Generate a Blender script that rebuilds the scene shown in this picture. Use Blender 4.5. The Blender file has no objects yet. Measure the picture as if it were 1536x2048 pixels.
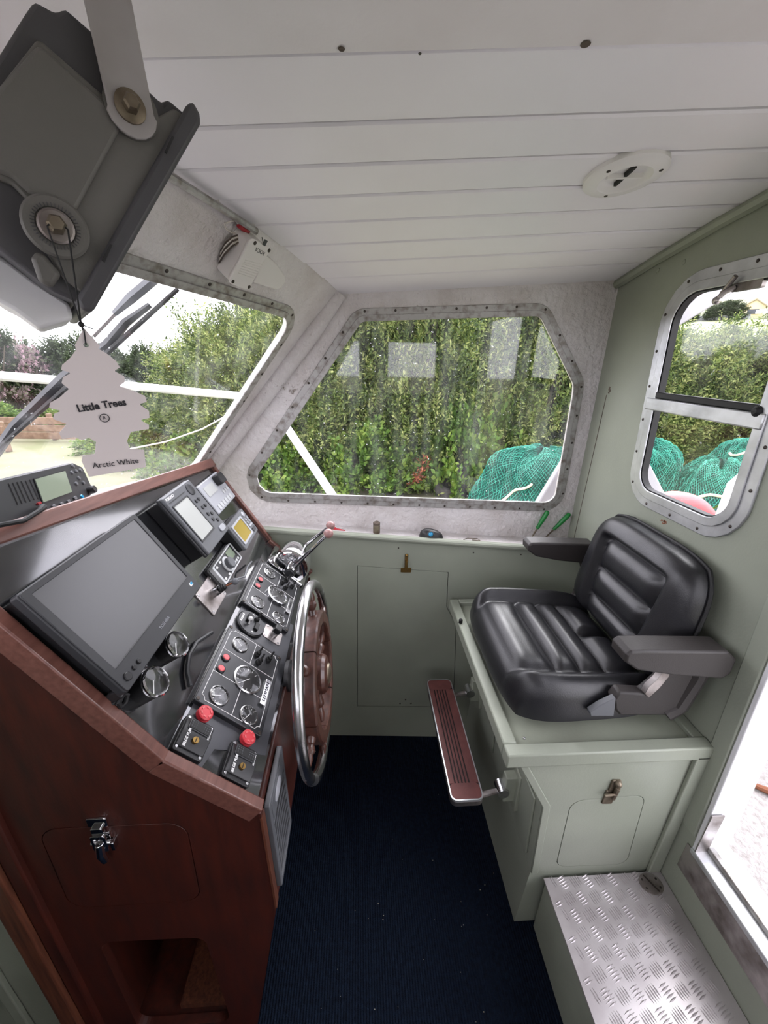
import bpy, bmesh, math, random
import numpy as np
from mathutils import Vector, Matrix
from mathutils.geometry import tessellate_polygon
random.seed(7)
rng = np.random.default_rng(7)
S = bpy.context.scene
COL = S.collection
PI = math.pi
A = lambda *v: np.array(v, float)

# ------------------------------------------------------------------ camera
F = 800.0                                   # focal length in pixels of the 1536x2048 frame
CAM = A(0, 0, 1.6)
_d = A(718 - 768, 712 - 1024, F); _d /= np.linalg.norm(_d)
_a = (722 - 768) / F
_dn = A(_a, -(_d[0] * _a + _d[2]) / _d[1], 1); _dn /= np.linalg.norm(_dn)
if _dn[1] < 0: _dn = -_dn
ROT = np.array([np.cross(_d, -_dn), _d, -_dn])      # world = ROT @ camera vector
cd = bpy.data.cameras.new('camera'); cam = bpy.data.objects.new('camera', cd); COL.objects.link(cam)
cd.sensor_fit = 'VERTICAL'; cd.sensor_height = 36; cd.sensor_width = 27
cd.lens = 36 * F / 2048; cd.clip_start = 0.02; cd.clip_end = 400
mw = Matrix.Identity(4)
for r in range(3):
    mw[r][0] = ROT[r, 0]; mw[r][1] = -ROT[r, 1]; mw[r][2] = -ROT[r, 2]; mw[r][3] = CAM[r]
cam.matrix_world = mw
S.camera = cam

# ------------------------------------------------------------------ light
W = bpy.data.worlds.new('overcast_sky'); S.world = W; W.use_nodes = True
wn = W.node_tree.nodes; wl = W.node_tree.links
bg = wn['Background']; bg.inputs['Strength'].default_value = 1.0
_tc = wn.new('ShaderNodeTexCoord'); _no = wn.new('ShaderNodeTexNoise'); _rp = wn.new('ShaderNodeValToRGB')
_no.inputs['Scale'].default_value = 2.2; _no.inputs['Detail'].default_value = 6
wl.new(_tc.outputs['Generated'], _no.inputs['Vector']); wl.new(_no.outputs['Fac'], _rp.inputs['Fac'])
_rp.color_ramp.elements[0].position = .3; _rp.color_ramp.elements[0].color = (.80, .79, .92, 1)
_rp.color_ramp.elements[1].position = .7; _rp.color_ramp.elements[1].color = (.98, .955, 1.0, 1)
wl.new(_rp.outputs['Color'], bg.inputs['Color'])
sd = bpy.data.lights.new('veiled_sun', 'SUN'); sun = bpy.data.objects.new('veiled_sun', sd); COL.objects.link(sun)
sd.energy = .8; sd.angle = math.radians(40); sun.rotation_euler = (math.radians(-35), math.radians(25), 0)
vs = S.view_settings
vs.view_transform = 'Standard'; vs.look = 'None'; vs.gamma = 1.0; vs.use_curve_mapping = False
vs.exposure = 2.55

# ------------------------------------------------------------------ pixel rays
def ray(x, y): return ROT @ A(x - 768, y - 1024, F)
def onz(x, y, z): r = ray(x, y); return CAM + r * (z - CAM[2]) / r[2]
def ony(x, y, Y): r = ray(x, y); return CAM + r * Y / r[1]
def onx(x, y, X): r = ray(x, y); return CAM + r * X / r[0]
def onpl(x, y, p, n): r = ray(x, y); return CAM + r * (np.dot(p - CAM, n) / np.dot(r, n))
def at(x, y, dist): r = ray(x, y); return CAM + r / np.linalg.norm(r) * dist
def unit(v): v = np.array(v, float); return v / np.linalg.norm(v)

# ------------------------------------------------------------------ frames
class Fr:
    """a local frame: origin, two axes in a surface, and its normal"""
    def __init__(s, o, u, v): s.o = np.array(o, float); s.u = unit(u); s.v = unit(v - np.dot(v, s.u) * s.u) if True else 0; s.n = np.cross(s.u, s.v)
    def p(s, a, b, c=0): return s.o + s.u * a + s.v * b + s.n * c
    def uv(s, x, y, h=0): d = onpl(x, y, s.o + s.n * h, s.n) - s.o; return A(d @ s.u, d @ s.v)
    def at(s, a, b, c=0): f = Fr(s.p(a, b, c), s.u, s.v); return f
    def rot(s, ang): c, q = math.cos(ang), math.sin(ang); return Fr(s.o, s.u * c + s.v * q, s.v * c - s.u * q)
WF = Fr((0, 0, 0), (1, 0, 0), A(0, 1, 0))
def axis_frame(o, n):
    n = unit(n); u = np.cross((0, 0, 1), n) if abs(n[2]) < .95 else A(1, 0, 0)
    u = unit(u - np.dot(u, n) * n); return Fr(o, u, np.cross(n, u))

def rrect(u0, u1, v0, v1, r, seg=5):
    if r <= 0: return [(u0, v0), (u1, v0), (u1, v1), (u0, v1)]
    o = []
    for cx, cy, a in ((u1 - r, v0 + r, -PI / 2), (u1 - r, v1 - r, 0), (u0 + r, v1 - r, PI / 2), (u0 + r, v0 + r, PI)):
        for k in range(seg + 1): t = a + PI / 2 * k / seg; o.append((cx + r * math.cos(t), cy + r * math.sin(t)))
    return o
def circ(r, seg=24, cx=0, cy=0): return [(cx + r * math.cos(2 * PI * k / seg), cy + r * math.sin(2 * PI * k / seg)) for k in range(seg)]
def round_poly(pts, rad, seg=6):
    pts = [A(*p) for p in pts]; n = len(pts); o = []
    if not hasattr(rad, '__len__'): rad = [rad] * n
    for i in range(n):
        p, a, b = pts[i], unit(pts[i - 1] - pts[i]), unit(pts[(i + 1) % n] - pts[i])
        if rad[i] <= 0: o.append(tuple(p)); continue
        th = math.acos(max(-1, min(1, a @ b))); d = rad[i] / math.tan(th / 2)
        c = p + unit(a + b) * rad[i] / math.sin(th / 2)
        s = p + a * d; e = p + b * d
        for k in range(seg + 1):
            q = s + (e - s) * k / seg; o.append(tuple(c + unit(q - c) * rad[i]))
    return o
def offset_poly(pts, d):
    """grow (d>0) a counter-clockwise or clockwise polygon outwards"""
    P = [A(*p) for p in pts]; n = len(P)
    ar = sum(P[i - 1][0] * P[i][1] - P[i][0] * P[i - 1][1] for i in range(n))
    sg = 1 if ar > 0 else -1; o = []
    for i in range(n):
        e1 = unit(P[i] - P[i - 1]); e2 = unit(P[(i + 1) % n] - P[i])
        n1 = A(e1[1], -e1[0]) * sg; n2 = A(e2[1], -e2[0]) * sg
        m = unit(n1 + n2); o.append(tuple(P[i] + m * d / max(.35, m @ n1)))
    return o

# ------------------------------------------------------------------ mesh builder
def total_off(o):
    t = A(0, 0, 0)
    while o is not None: t = t + A(*o.location); o = o.parent
    return t
class MB:
    def __init__(s): s.v = []; s.f = []
    def add(s, vs, fs):
        b = len(s.v); s.v += [tuple(map(float, p)) for p in vs]; s.f += [tuple(i + b for i in f) for f in fs]; return s
    def box(s, c, size, fr=WF):
        c = A(*c); h = A(*size) / 2; P = []
        for k in (-1, 1):
            for j in (-1, 1):
                for i in (-1, 1): P.append(fr.p(c[0] + i * h[0], c[1] + j * h[1], c[2] + k * h[2]))
        return s.add(P, [(0, 2, 3, 1), (4, 5, 7, 6), (0, 1, 5, 4), (2, 6, 7, 3), (0, 4, 6, 2), (1, 3, 7, 5)])
    def bb(s, x0, x1, y0, y1, z0, z1, fr=WF): return s.box(((x0 + x1) / 2, (y0 + y1) / 2, (z0 + z1) / 2), (x1 - x0, y1 - y0, z1 - z0), fr)
    def prism(s, poly, h0, h1, fr=WF, scale1=1, cen=None):
        n = len(poly)
        if cen is None: cen = A(*np.mean(np.array(poly), axis=0))
        P = [fr.p(a, b, h0) for a, b in poly]
        Q = [fr.p(cen[0] + (a - cen[0]) * scale1, cen[1] + (b - cen[1]) * scale1, h1) for a, b in poly]
        return s.add(P + Q, [tuple(range(n - 1, -1, -1)), tuple(range(n, 2 * n))] + [(i, (i + 1) % n, n + (i + 1) % n, n + i) for i in range(n)])
    def plate(s, loops, t):
        """flat sheet with holes; loops are lists of world points, t the thickness vector"""
        allp = [p for l in loops for p in l]; n = len(allp); t = np.array(t, float)
        tri = tessellate_polygon([[Vector(p) for p in l] for l in loops])
        F = [tuple(q) for q in tri] + [tuple(n + i for i in reversed(q)) for q in tri]; b = 0
        for l in loops:
            m = len(l); F += [(b + i, b + (i + 1) % m, n + b + (i + 1) % m, n + b + i) for i in range(m)]; b += m
        return s.add([A(*p) for p in allp] + [A(*p) + t for p in allp], F)
    def ring(s, outer, inner, h0, h1, fr=WF, inner1=None):
        """a raised frame between two loops with equal counts"""
        n = len(outer); inner1 = inner1 or inner
        P = [fr.p(a, b, h0) for a, b in outer] + [fr.p(a, b, h1) for a, b in outer] + [fr.p(a, b, h1) for a, b in inner1] + [fr.p(a, b, h0) for a, b in inner]
        Fs = []
        for k in range(4):
            for i in range(n): j = (i + 1) % n; Fs.append((k * n + i, k * n + j, ((k + 1) % 4) * n + j, ((k + 1) % 4) * n + i))
        return s.add(P, Fs)
    def tube(s, path, r, seg=8, closed=False, cap=True):
        P = [A(*p) for p in path]; n = len(P)
        R = r if hasattr(r, '__len__') else [r] * n
        T = []
        for i in range(n):
            a = P[(i - 1) % n] if (closed or i > 0) else P[i]; b = P[(i + 1) % n] if (closed or i < n - 1) else P[i]
            T.append(unit(b - a))
        u = np.cross(T[0], (0, 0, 1)); u = np.cross(T[0], (1, 0, 0)) if np.linalg.norm(u) < .1 else u; u = unit(u)
        vs = []
        for i in range(n):
            u = unit(u - np.dot(u, T[i]) * T[i]); w = np.cross(T[i], u)
            for k in range(seg): t = 2 * PI * k / seg; vs.append(P[i] + R[i] * (math.cos(t) * u + math.sin(t) * w))
        fs = []
        for i in range(n if closed else n - 1):
            for k in range(seg): fs.append((i * seg + k, i * seg + (k + 1) % seg, ((i + 1) % n) * seg + (k + 1) % seg, ((i + 1) % n) * seg + k))
        if cap and not closed: fs += [tuple(range(seg - 1, -1, -1)), tuple((n - 1) * seg + k for k in range(seg))]
        return s.add(vs, fs)
    def lathe(s, prof, fr, seg=24, cap=True):
        """profile of (radius, height along the normal)"""
        vs = []; n = len(prof)
        for r, h in prof:
            for k in range(seg): t = 2 * PI * k / seg; vs.append(fr.p(r * math.cos(t), r * math.sin(t), h))
        fs = [(i * seg + k, i * seg + (k + 1) % seg, (i + 1) * seg + (k + 1) % seg, (i + 1) * seg + k) for i in range(n - 1) for k in range(seg)]
        if cap and prof[0][0] > 1e-6: fs.append(tuple(range(seg - 1, -1, -1)))
        if cap and prof[-1][0] > 1e-6: fs.append(tuple((n - 1) * seg + k for k in range(seg)))
        return s.add(vs, fs)
    def sphere(s, c, r, seg=16, ring=10, sc=(1, 1, 1), fr=WF):
        prof = [(max(1e-7, math.sin(PI * i / ring)), -math.cos(PI * i / ring)) for i in range(ring + 1)]; vs = []
        c = fr.p(*c)
        for a, h in prof:
            for k in range(seg): t = 2 * PI * k / seg; vs.append(c + r * (fr.u * a * math.cos(t) * sc[0] + fr.v * a * math.sin(t) * sc[1] + fr.n * h * sc[2]))
        n = ring + 1
        return s.add(vs, [(i * seg + k, i * seg + (k + 1) % seg, (i + 1) * seg + (k + 1) % seg, (i + 1) * seg + k) for i in range(n - 1) for k in range(seg)])
    def grid(s, fn, nu, nv, flip=False):
        vs = [fn(i / nu, j / nv) for j in range(nv + 1) for i in range(nu + 1)]; w = nu + 1
        fs = [(j * w + i, j * w + i + 1, (j + 1) * w + i + 1, (j + 1) * w + i) for j in range(nv) for i in range(nu)]
        return s.add(vs, [f[::-1] for f in fs] if flip else fs)
    def build(s, name, m, parent=None, bevel=0, smooth=35, seg=2, weld=1e-6, fixn=True):
        off = total_off(parent) if parent is not None else A(0, 0, 0)
        me = bpy.data.meshes.new(name)
        me.from_pydata([tuple(A(*p) - off) for p in s.v], [], s.f)
        bm = bmesh.new(); bm.from_mesh(me)
        if weld: bmesh.ops.remove_doubles(bm, verts=bm.verts, dist=weld)
        if fixn: bmesh.ops.recalc_face_normals(bm, faces=bm.faces)
        bm.to_mesh(me); bm.free()
        if smooth:
            me.polygons.foreach_set('use_smooth', [True] * len(me.polygons)); me.set_sharp_from_angle(angle=math.radians(smooth))
        me.materials.append(m)
        o = bpy.data.objects.new(name, me); COL.objects.link(o); o.parent = parent
        if bevel:
            b = o.modifiers.new('bevel', 'BEVEL'); b.width = bevel; b.segments = seg; b.limit_method = 'ANGLE'; b.angle_limit = math.radians(40); b.harden_normals = False
        return o

def tag(o, label, cat, group=None, kind=None):
    if label: o['label'] = label
    if cat: o['category'] = cat
    if group: o['group'] = group
    if kind: o['kind'] = kind
    return o
def thing(name, label, cat, loc=(0, 0, 0), group=None):
    o = bpy.data.objects.new(name, None); COL.objects.link(o); o.location = tuple(map(float, loc)); o.empty_display_size = .05
    return tag(o, label, cat, group)
def struct(o, label=None): o['kind'] = 'structure'; return tag(o, label, None) if label else o
def kids(o): return [c for c in bpy.data.objects if c.parent == o]
def share(o, parent, delta):
    """a copy of one piece that shares its mesh"""
    c = o.copy(); COL.objects.link(c); c.parent = parent; c.location = tuple(A(*o.location) + A(*delta)); return c
def text(name, body, fr, size, m, parent, align='CENTER', depth=.0003, sx=1.0, h=.0004, bold=0):
    cu = bpy.data.curves.new(name, 'FONT'); cu.body = body; cu.size = size; cu.align_x = align; cu.align_y = 'CENTER'; cu.extrude = depth; cu.resolution_u = 3; cu.offset = bold
    t = bpy.data.objects.new(name, cu); COL.objects.link(t); bpy.context.view_layer.update()
    me = bpy.data.meshes.new_from_object(t); bpy.data.objects.remove(t); bpy.data.curves.remove(cu)
    off = total_off(parent)
    for v in me.vertices: v.co = Vector(fr.p(v.co.x * sx, v.co.y, v.co.z + h) - off)
    me.materials.clear(); me.materials.append(m)
    o = bpy.data.objects.new(name, me); COL.objects.link(o); o.parent = parent; return o

# ------------------------------------------------------------------ materials
def lin(c): return tuple(((x / 255) / 12.92 if x / 255 <= .04045 else ((x / 255 + .055) / 1.055) ** 2.4) for x in c)
MT = {}
def pm(name, col, rough=.5, metal=0, col2=None, nscale=4, ncon=(.35, .65), bump=0, bscale=60, coat=0, spec=.5, stretch=(1, 1, 1), detail=5, sheen=0, rough2=None):
    m = bpy.data.materials.new(name); m.use_nodes = True; N = m.node_tree.nodes; L = m.node_tree.links; b = N['Principled BSDF']
    c = lin(col) + (1,); b.inputs['Base Color'].default_value = c; b.inputs['Roughness'].default_value = rough; b.inputs['Metallic'].default_value = metal
    b.inputs['Coat Weight'].default_value = coat; b.inputs['Coat Roughness'].default_value = .08; b.inputs['Specular IOR Level'].default_value = spec
    tc = N.new('ShaderNodeTexCoord'); mp = N.new('ShaderNodeMapping'); mp.inputs['Scale'].default_value = stretch; L.new(tc.outputs['Object'], mp.inputs['Vector'])
    if col2 or rough2 is not None:
        no = N.new('ShaderNodeTexNoise'); no.inputs['Scale'].default_value = nscale; no.inputs['Detail'].default_value = detail; L.new(mp.outputs[0], no.inputs['Vector'])
        rp = N.new('ShaderNodeValToRGB'); rp.color_ramp.elements[0].position, rp.color_ramp.elements[1].position = ncon
        L.new(no.outputs['Fac'], rp.inputs['Fac'])
        if col2: 
            rp.color_ramp.elements[0].color = c; rp.color_ramp.elements[1].color = lin(col2) + (1,); L.new(rp.outputs['Color'], b.inputs['Base Color'])
        if rough2 is not None:
            mr = N.new('ShaderNodeMapRange'); mr.inputs['To Min'].default_value = rough; mr.inputs['To Max'].default_value = rough2
            mr.inputs['From Min'].default_value, mr.inputs['From Max'].default_value = ncon
            L.new(no.outputs['Fac'], mr.inputs['Value']); L.new(mr.outputs[0], b.inputs['Roughness'])
    if bump:
        n2 = N.new('ShaderNodeTexNoise'); n2.inputs['Scale'].default_value = bscale; n2.inputs['Detail'].default_value = 4; L.new(mp.outputs[0], n2.inputs['Vector'])
        bp = N.new('ShaderNodeBump'); bp.inputs['Strength'].default_value = bump; bp.inputs['Distance'].default_value = .01; L.new(n2.outputs['Fac'], bp.inputs['Height']); L.new(bp.outputs[0], b.inputs['Normal'])
    MT[name] = m; return m
pm('ceiling_pvc', (238, 236, 240), .38, col2=(233, 230, 234), nscale=3)
pm('ceiling_board', (234, 231, 232), .5, col2=(224, 219, 219), nscale=5, bump=.03, bscale=200)
pm('groove', (118, 116, 120), .6)
def white_wall():
    m = pm('white_paint', (216, 212, 212), .55, col2=(200, 194, 192), nscale=9, bump=1.0, bscale=55)
    N = m.node_tree.nodes; L = m.node_tree.links; b = N['Principled BSDF']; old = b.inputs['Base Color'].links[0].from_socket
    tc = N['Texture Coordinate']; no = N.new('ShaderNodeTexNoise'); no.inputs['Scale'].default_value = 55; no.inputs['Detail'].default_value = 8; no.inputs['Roughness'].default_value = .75; L.new(tc.outputs['Object'], no.inputs['Vector'])
    n2 = N.new('ShaderNodeTexNoise'); n2.inputs['Scale'].default_value = 5; L.new(tc.outputs['Object'], n2.inputs['Vector'])
    mu = N.new('ShaderNodeMath'); mu.operation = 'MULTIPLY'; L.new(no.outputs['Fac'], mu.inputs[0]); L.new(n2.outputs['Fac'], mu.inputs[1])
    rp = N.new('ShaderNodeValToRGB'); rp.color_ramp.elements[0].position = .40; rp.color_ramp.elements[1].position = .46; L.new(mu.outputs[0], rp.inputs['Fac'])
    mx = N.new('ShaderNodeMixRGB'); mx.inputs['Color2'].default_value = lin((112, 100, 88)) + (1,); L.new(rp.outputs['Color'], mx.inputs['Fac']); L.new(old, mx.inputs['Color1']); L.new(mx.outputs[0], b.inputs['Base Color'])
white_wall()
pm('green_paint', (142, 147, 133), .42, col2=(136, 141, 128), nscale=6, bump=.05, bscale=180)
pm('green_dirty', (146, 151, 136), .45, col2=(134, 138, 124), nscale=7, bump=.05, bscale=180)
pm('black_gap', (30, 30, 30), .8)
def wood(name, c1, c2, rough, coat, stretch, scale=9):
    m = pm(name, c1, rough, col2=c2, nscale=scale, ncon=(.3, .7), coat=coat, stretch=stretch, bump=.04, bscale=60, detail=8); return m
wood('mahogany', (72, 26, 14), (46, 16, 9), .5, .06, (6, 6, 1.0))
wood('mahogany_trim', (116, 76, 66), (90, 54, 46), .4, .3, (14, 1.5, 14), 7)
wood('mahogany_edge', (108, 62, 42), (64, 32, 22), .5, .1, (25, 25, 1.5), 6)
wood('wheel_wood', (82, 48, 38), (48, 25, 19), .4, .4, (5, 5, 5), 14)
pm('dash_gloss', (22, 23, 26), .12, coat=1, rough2=.2, nscale=7, bump=.015, bscale=9, spec=1.0)
pm('dash_reflection_grey', (62, 63, 68), .35)
pm('plastic_black', (26, 26, 28), .42, bump=.05, bscale=400)
pm('plastic_dark', (44, 45, 48), .42)
pm('plastic_grey', (92, 94, 98), .45)
pm('plastic_lightgrey', (168, 170, 176), .4)
pm('plastic_silver', (196, 198, 200), .3)
pm('radar_grey', (98, 96, 92), .5, col2=(91, 89, 85), nscale=5, bump=.06, bscale=500)
pm('bracket_shaded', (156, 152, 152), .5, col2=(140, 134, 132), nscale=12)  # white of the bracket, greyed in the colour for shadow on the near arm
pm('radar_dark', (66, 65, 68), .5)
pm('screen_black', (74, 74, 76), .3, spec=.6)
pm('screen_lcd', (190, 192, 190), .12)
pm('screen_green', (128, 140, 122), .12)
pm('screen_yellow', (160, 140, 70), .15)
pm('print_white', (225, 225, 225), .6)
pm('print_grey', (150, 152, 158), .6)
pm('print_dark', (38, 36, 42), .7)
pm('gauge_face', (18, 19, 21), .4)
pm('panel_black', (34, 35, 38), .32, bump=.03, bscale=300)
pm('chrome', (225, 225, 228), .06, 1)
pm('steel', (200, 200, 202), .18, 1, rough2=.3, nscale=12)
pm('steel_worn', (188, 182, 180), .35, 1, col2=(128, 120, 116), nscale=18, rough2=.55)
def alu():
    m = pm('window_alu', (170, 168, 166), .45, .45, col2=(122, 115, 108), nscale=45, ncon=(.45, .7), bump=.12, bscale=90, detail=9)
alu()
pm('window_alu_clean', (206, 208, 210), .36, .75, col2=(178, 180, 182), nscale=14, bump=.06, bscale=60)
pm('chequer', (184, 179, 179), .38, .5, col2=(160, 154, 154), nscale=9)
pm('rubber', (18, 18, 19), .6)
pm('screw', (70, 64, 60), .45, .8)
pm('rust', (120, 72, 48), .8)
pm('brass', (140, 112, 64), .35, .9)
pm('latch_worn', (132, 122, 106), .45, .7, col2=(96, 84, 70), nscale=40)
pm('red_plastic', (196, 52, 62), .4)
pm('red_button', (214, 84, 88), .35)
pm('red_paint', (206, 96, 98), .5)
pm('knob_pink', (150, 112, 108), .35, coat=.4)
pm('vinyl', (30, 30, 33), .30, bump=.08, bscale=420, rough2=.40, nscale=9)
pm('seat_plastic', (46, 42, 41), .55, bump=.1, bscale=500)
pm('green_handle', (24, 128, 56), .35)
pm('blue_ball', (40, 150, 200), .15, coat=.6)
pm('card', (214, 205, 204), .8)
pm('cord', (16, 16, 18), .7)
pm('wire_red', (150, 30, 40), .5)
pm('rope', (206, 196, 172), .85)
pm('wire_white', (205, 198, 190), .6)
pm('cover_white', (214, 210, 206), .45)
pm('lamp_white', (226, 224, 222), .4)
pm('hull_white', (224, 224, 226), .5, col2=(206, 206, 208), nscale=5)
pm('shaded_white', (182, 180, 184), .6, col2=(166, 164, 168), nscale=6)  # hull white darkened in the colour for the overhang's shade on the gussets
pm('deck', (150, 146, 145), .8, col2=(126, 121, 118), nscale=60, ncon=(.4, .7), bump=.6, bscale=110)
pm('footpad', (112, 64, 60), .6, col2=(92, 50, 48), nscale=20)
pm('footpad_groove', (34, 18, 18), .7)
pm('tyre', (58, 54, 52), .85, bump=.4, bscale=30)
pm('rust_weed', (150, 84, 56), .9)
pm('timber', (128, 104, 84), .85, col2=(104, 82, 64), nscale=8)
pm('log', (104, 92, 82), .95, col2=(70, 62, 56), nscale=12, bump=.5, bscale=20)
pm('house_wall', (226, 208, 160), .8); pm('house_roof', (150, 140, 110), .8); pm('house_glass', (60, 66, 72), .3)
pm('plinth', (110, 112, 112), .8)

def carpet():
    m = pm('carpet', (12, 19, 31), .95, col2=(18, 28, 43), nscale=90, ncon=(.35, .65), spec=.1)
    N = m.node_tree.nodes; L = m.node_tree.links; b = N['Principled BSDF']
    tc = N['Texture Coordinate']; wv = N.new('ShaderNodeTexWave'); wv.bands_direction = 'X'; wv.inputs['Scale'].default_value = 42; wv.inputs['Distortion'].default_value = .6; wv.inputs['Detail'].default_value = 1; wv.inputs['Detail Scale'].default_value = 6
    L.new(tc.outputs['Object'], wv.inputs['Vector'])
    no = N.new('ShaderNodeTexNoise'); no.inputs['Scale'].default_value = 420; L.new(tc.outputs['Object'], no.inputs['Vector'])
    ad = N.new('ShaderNodeMath'); ad.operation = 'MULTIPLY_ADD'; ad.inputs[1].default_value = 1.2; L.new(no.outputs['Fac'], ad.inputs[0]); L.new(wv.outputs['Fac'], ad.inputs[2])
    bp = N.new('ShaderNodeBump'); bp.inputs['Strength'].default_value = .9; bp.inputs['Distance'].default_value = .004; L.new(ad.outputs[0], bp.inputs['Height']); L.new(bp.outputs[0], b.inputs['Normal'])
carpet()
def glass(name, dirt, tint=(1, 1, 1), dscale=90):
    m = bpy.data.materials.new(name); m.use_nodes = True; N = m.node_tree.nodes; L = m.node_tree.links; N.clear()
    out = N.new('ShaderNodeOutputMaterial'); tr = N.new('ShaderNodeBsdfTransparent'); tr.inputs[0].default_value = tint + (1,)
    gl = N.new('ShaderNodeBsdfGlossy'); gl.inputs['Roughness'].default_value = .03; lw = N.new('ShaderNodeLayerWeight'); lw.inputs['Blend'].default_value = .5
    pw = N.new('ShaderNodeMath'); pw.operation = 'POWER'; pw.inputs[1].default_value = 4; L.new(lw.outputs['Facing'], pw.inputs[0])
    fr = N.new('ShaderNodeMath'); fr.operation = 'MULTIPLY_ADD'; fr.inputs[1].default_value = .5; fr.inputs[2].default_value = .035; L.new(pw.outputs[0], fr.inputs[0])
    mx = N.new('ShaderNodeMixShader'); L.new(fr.outputs[0], mx.inputs[0]); L.new(tr.outputs[0], mx.inputs[1]); L.new(gl.outputs[0], mx.inputs[2])
    df = N.new('ShaderNodeBsdfTranslucent'); df.inputs[0].default_value = (.9, .92, .92, 1)
    tc = N.new('ShaderNodeTexCoord'); no = N.new('ShaderNodeTexNoise'); no.inputs['Scale'].default_value = dscale; no.inputs['Detail'].default_value = 3; L.new(tc.outputs['Object'], no.inputs['Vector'])
    rp = N.new('ShaderNodeValToRGB'); rp.color_ramp.elements[0].position = .70; rp.color_ramp.elements[1].position = .76; L.new(no.outputs['Fac'], rp.inputs[0])
    mp = N.new('ShaderNodeMapping'); mp.inputs['Scale'].default_value = (7, 7, 1.2); L.new(tc.outputs['Object'], mp.inputs[0])
    n2 = N.new('ShaderNodeTexNoise'); n2.inputs['Scale'].default_value = 3; n2.inputs['Detail'].default_value = 4; L.new(mp.outputs[0], n2.inputs['Vector'])
    mr = N.new('ShaderNodeMapRange'); mr.inputs['From Min'].default_value = .45; mr.inputs['From Max'].default_value = .8; mr.inputs['To Max'].default_value = dirt * .05; L.new(n2.outputs['Fac'], mr.inputs['Value'])
    ml = N.new('ShaderNodeMath'); ml.operation = 'MULTIPLY_ADD'; ml.inputs[1].default_value = dirt; L.new(rp.outputs['Color'], ml.inputs[0]); L.new(mr.outputs[0], ml.inputs[2])
    m2 = N.new('ShaderNodeMixShader'); L.new(ml.outputs[0], m2.inputs[0]); L.new(mx.outputs[0], m2.inputs[1]); L.new(df.outputs[0], m2.inputs[2])
    L.new(m2.outputs[0], out.inputs['Surface']); MT[name] = m; return m
glass('glass_wet', .45, dscale=130); glass('glass_clean', .12); glass('gauge_glass', .04, dscale=20)
def leafmat(name, cols, trans=.35):
    m = bpy.data.materials.new(name); m.use_nodes = True; N = m.node_tree.nodes; L = m.node_tree.links; b = N['Principled BSDF']
    g = N.new('ShaderNodeNewGeometry'); rp = N.new('ShaderNodeValToRGB'); L.new(g.outputs['Random Per Island'], rp.inputs[0])
    e = rp.color_ramp.elements; e[0].color = lin(cols[0]) + (1,); e[1].color = lin(cols[-1]) + (1,)
    for i, c in enumerate(cols[1:-1]): x = e.new((i + 1) / (len(cols) - 1)); x.color = lin(c) + (1,)
    tc = N.new('ShaderNodeTexCoord'); no = N.new('ShaderNodeTexNoise'); no.inputs['Scale'].default_value = 2.6; no.inputs['Detail'].default_value = 3; L.new(tc.outputs['Object'], no.inputs['Vector'])
    mr = N.new('ShaderNodeMapRange'); mr.inputs['From Min'].default_value = .35; mr.inputs['From Max'].default_value = .65; mr.inputs['To Min'].default_value = -.35; mr.inputs['To Max'].default_value = .35; L.new(no.outputs['Fac'], mr.inputs['Value'])
    ad = N.new('ShaderNodeMath'); ad.use_clamp = True; L.new(g.outputs['Random Per Island'], ad.inputs[0]); L.new(mr.outputs[0], ad.inputs[1]); L.new(ad.outputs[0], rp.inputs[0])
    L.new(rp.outputs[0], b.inputs['Base Color']); b.inputs['Roughness'].default_value = .6; b.inputs['Specular IOR Level'].default_value = .2
    t = N.new('ShaderNodeBsdfTranslucent'); L.new(rp.outputs[0], t.inputs[0]); mx = N.new('ShaderNodeMixShader'); mx.inputs[0].default_value = trans
    L.new(b.outputs[0], mx.inputs[1]); L.new(t.outputs[0], mx.inputs[2]); L.new(mx.outputs[0], N['Material Output'].inputs['Surface']); MT[name] = m
leafmat('leaf_willow', [(50, 66, 34), (80, 98, 50), (110, 126, 66), (152, 158, 98)])
leafmat('leaf_dark', [(44, 54, 36), (58, 70, 46), (72, 84, 56)])
leafmat('leaf_bright', [(66, 94, 38), (90, 120, 50), (118, 138, 62)])
leafmat('leaf_pink', [(84, 92, 66), (122, 112, 108), (158, 132, 140)])
pm('bark', (74, 66, 54), .9)
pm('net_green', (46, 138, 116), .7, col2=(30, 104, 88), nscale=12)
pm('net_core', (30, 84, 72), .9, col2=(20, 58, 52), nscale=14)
pm('ground', (122, 118, 94), .95, col2=(96, 102, 68), nscale=.6, bump=.4, bscale=6)
pm('field', (124, 134, 92), .95, col2=(140, 146, 112), nscale=.15)
G = MT

# ================================================================== STRUCTURE
XA = .866                                   # aft bulkhead
YS = 1.47                                   # starboard upper wall
def zc(x, Y): return 2.014 + .0713 * (x - XA) - .0747 * Y * Y      # cambered deckhead
T_ = A(-.061, YS, zc(-.061, YS)); B_ = A(-.535, YS, 1.225); L_ = A(-.308, .85, 1.877)
_n = unit(np.cross(B_ - T_, L_ - T_)); NIN = _n if _n[0] > 0 else -_n
FW = Fr(T_, np.cross((0, 0, 1), NIN), np.cross(NIN, unit(np.cross((0, 0, 1), NIN))))   # forward window plane
def fwx(Y, z): return T_[0] - (NIN[1] * (Y - T_[1]) + NIN[2] * (z - T_[2])) / NIN[0]
def fwceil(Y):
    x = -.2
    for _ in range(30): x = fwx(Y, zc(x, Y))
    return x
YC = .40                                    # where the centre windscreen begins
SW = Fr((0, YS, 0), (1, 0, 0), A(0, 0, 1))
AF = Fr((XA, 0, 0), (0, -1, 0), A(0, 0, 1))
LF = Fr((0, 1.323, 0), (1, -.056, 0), A(0, .0446, 1))

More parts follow.
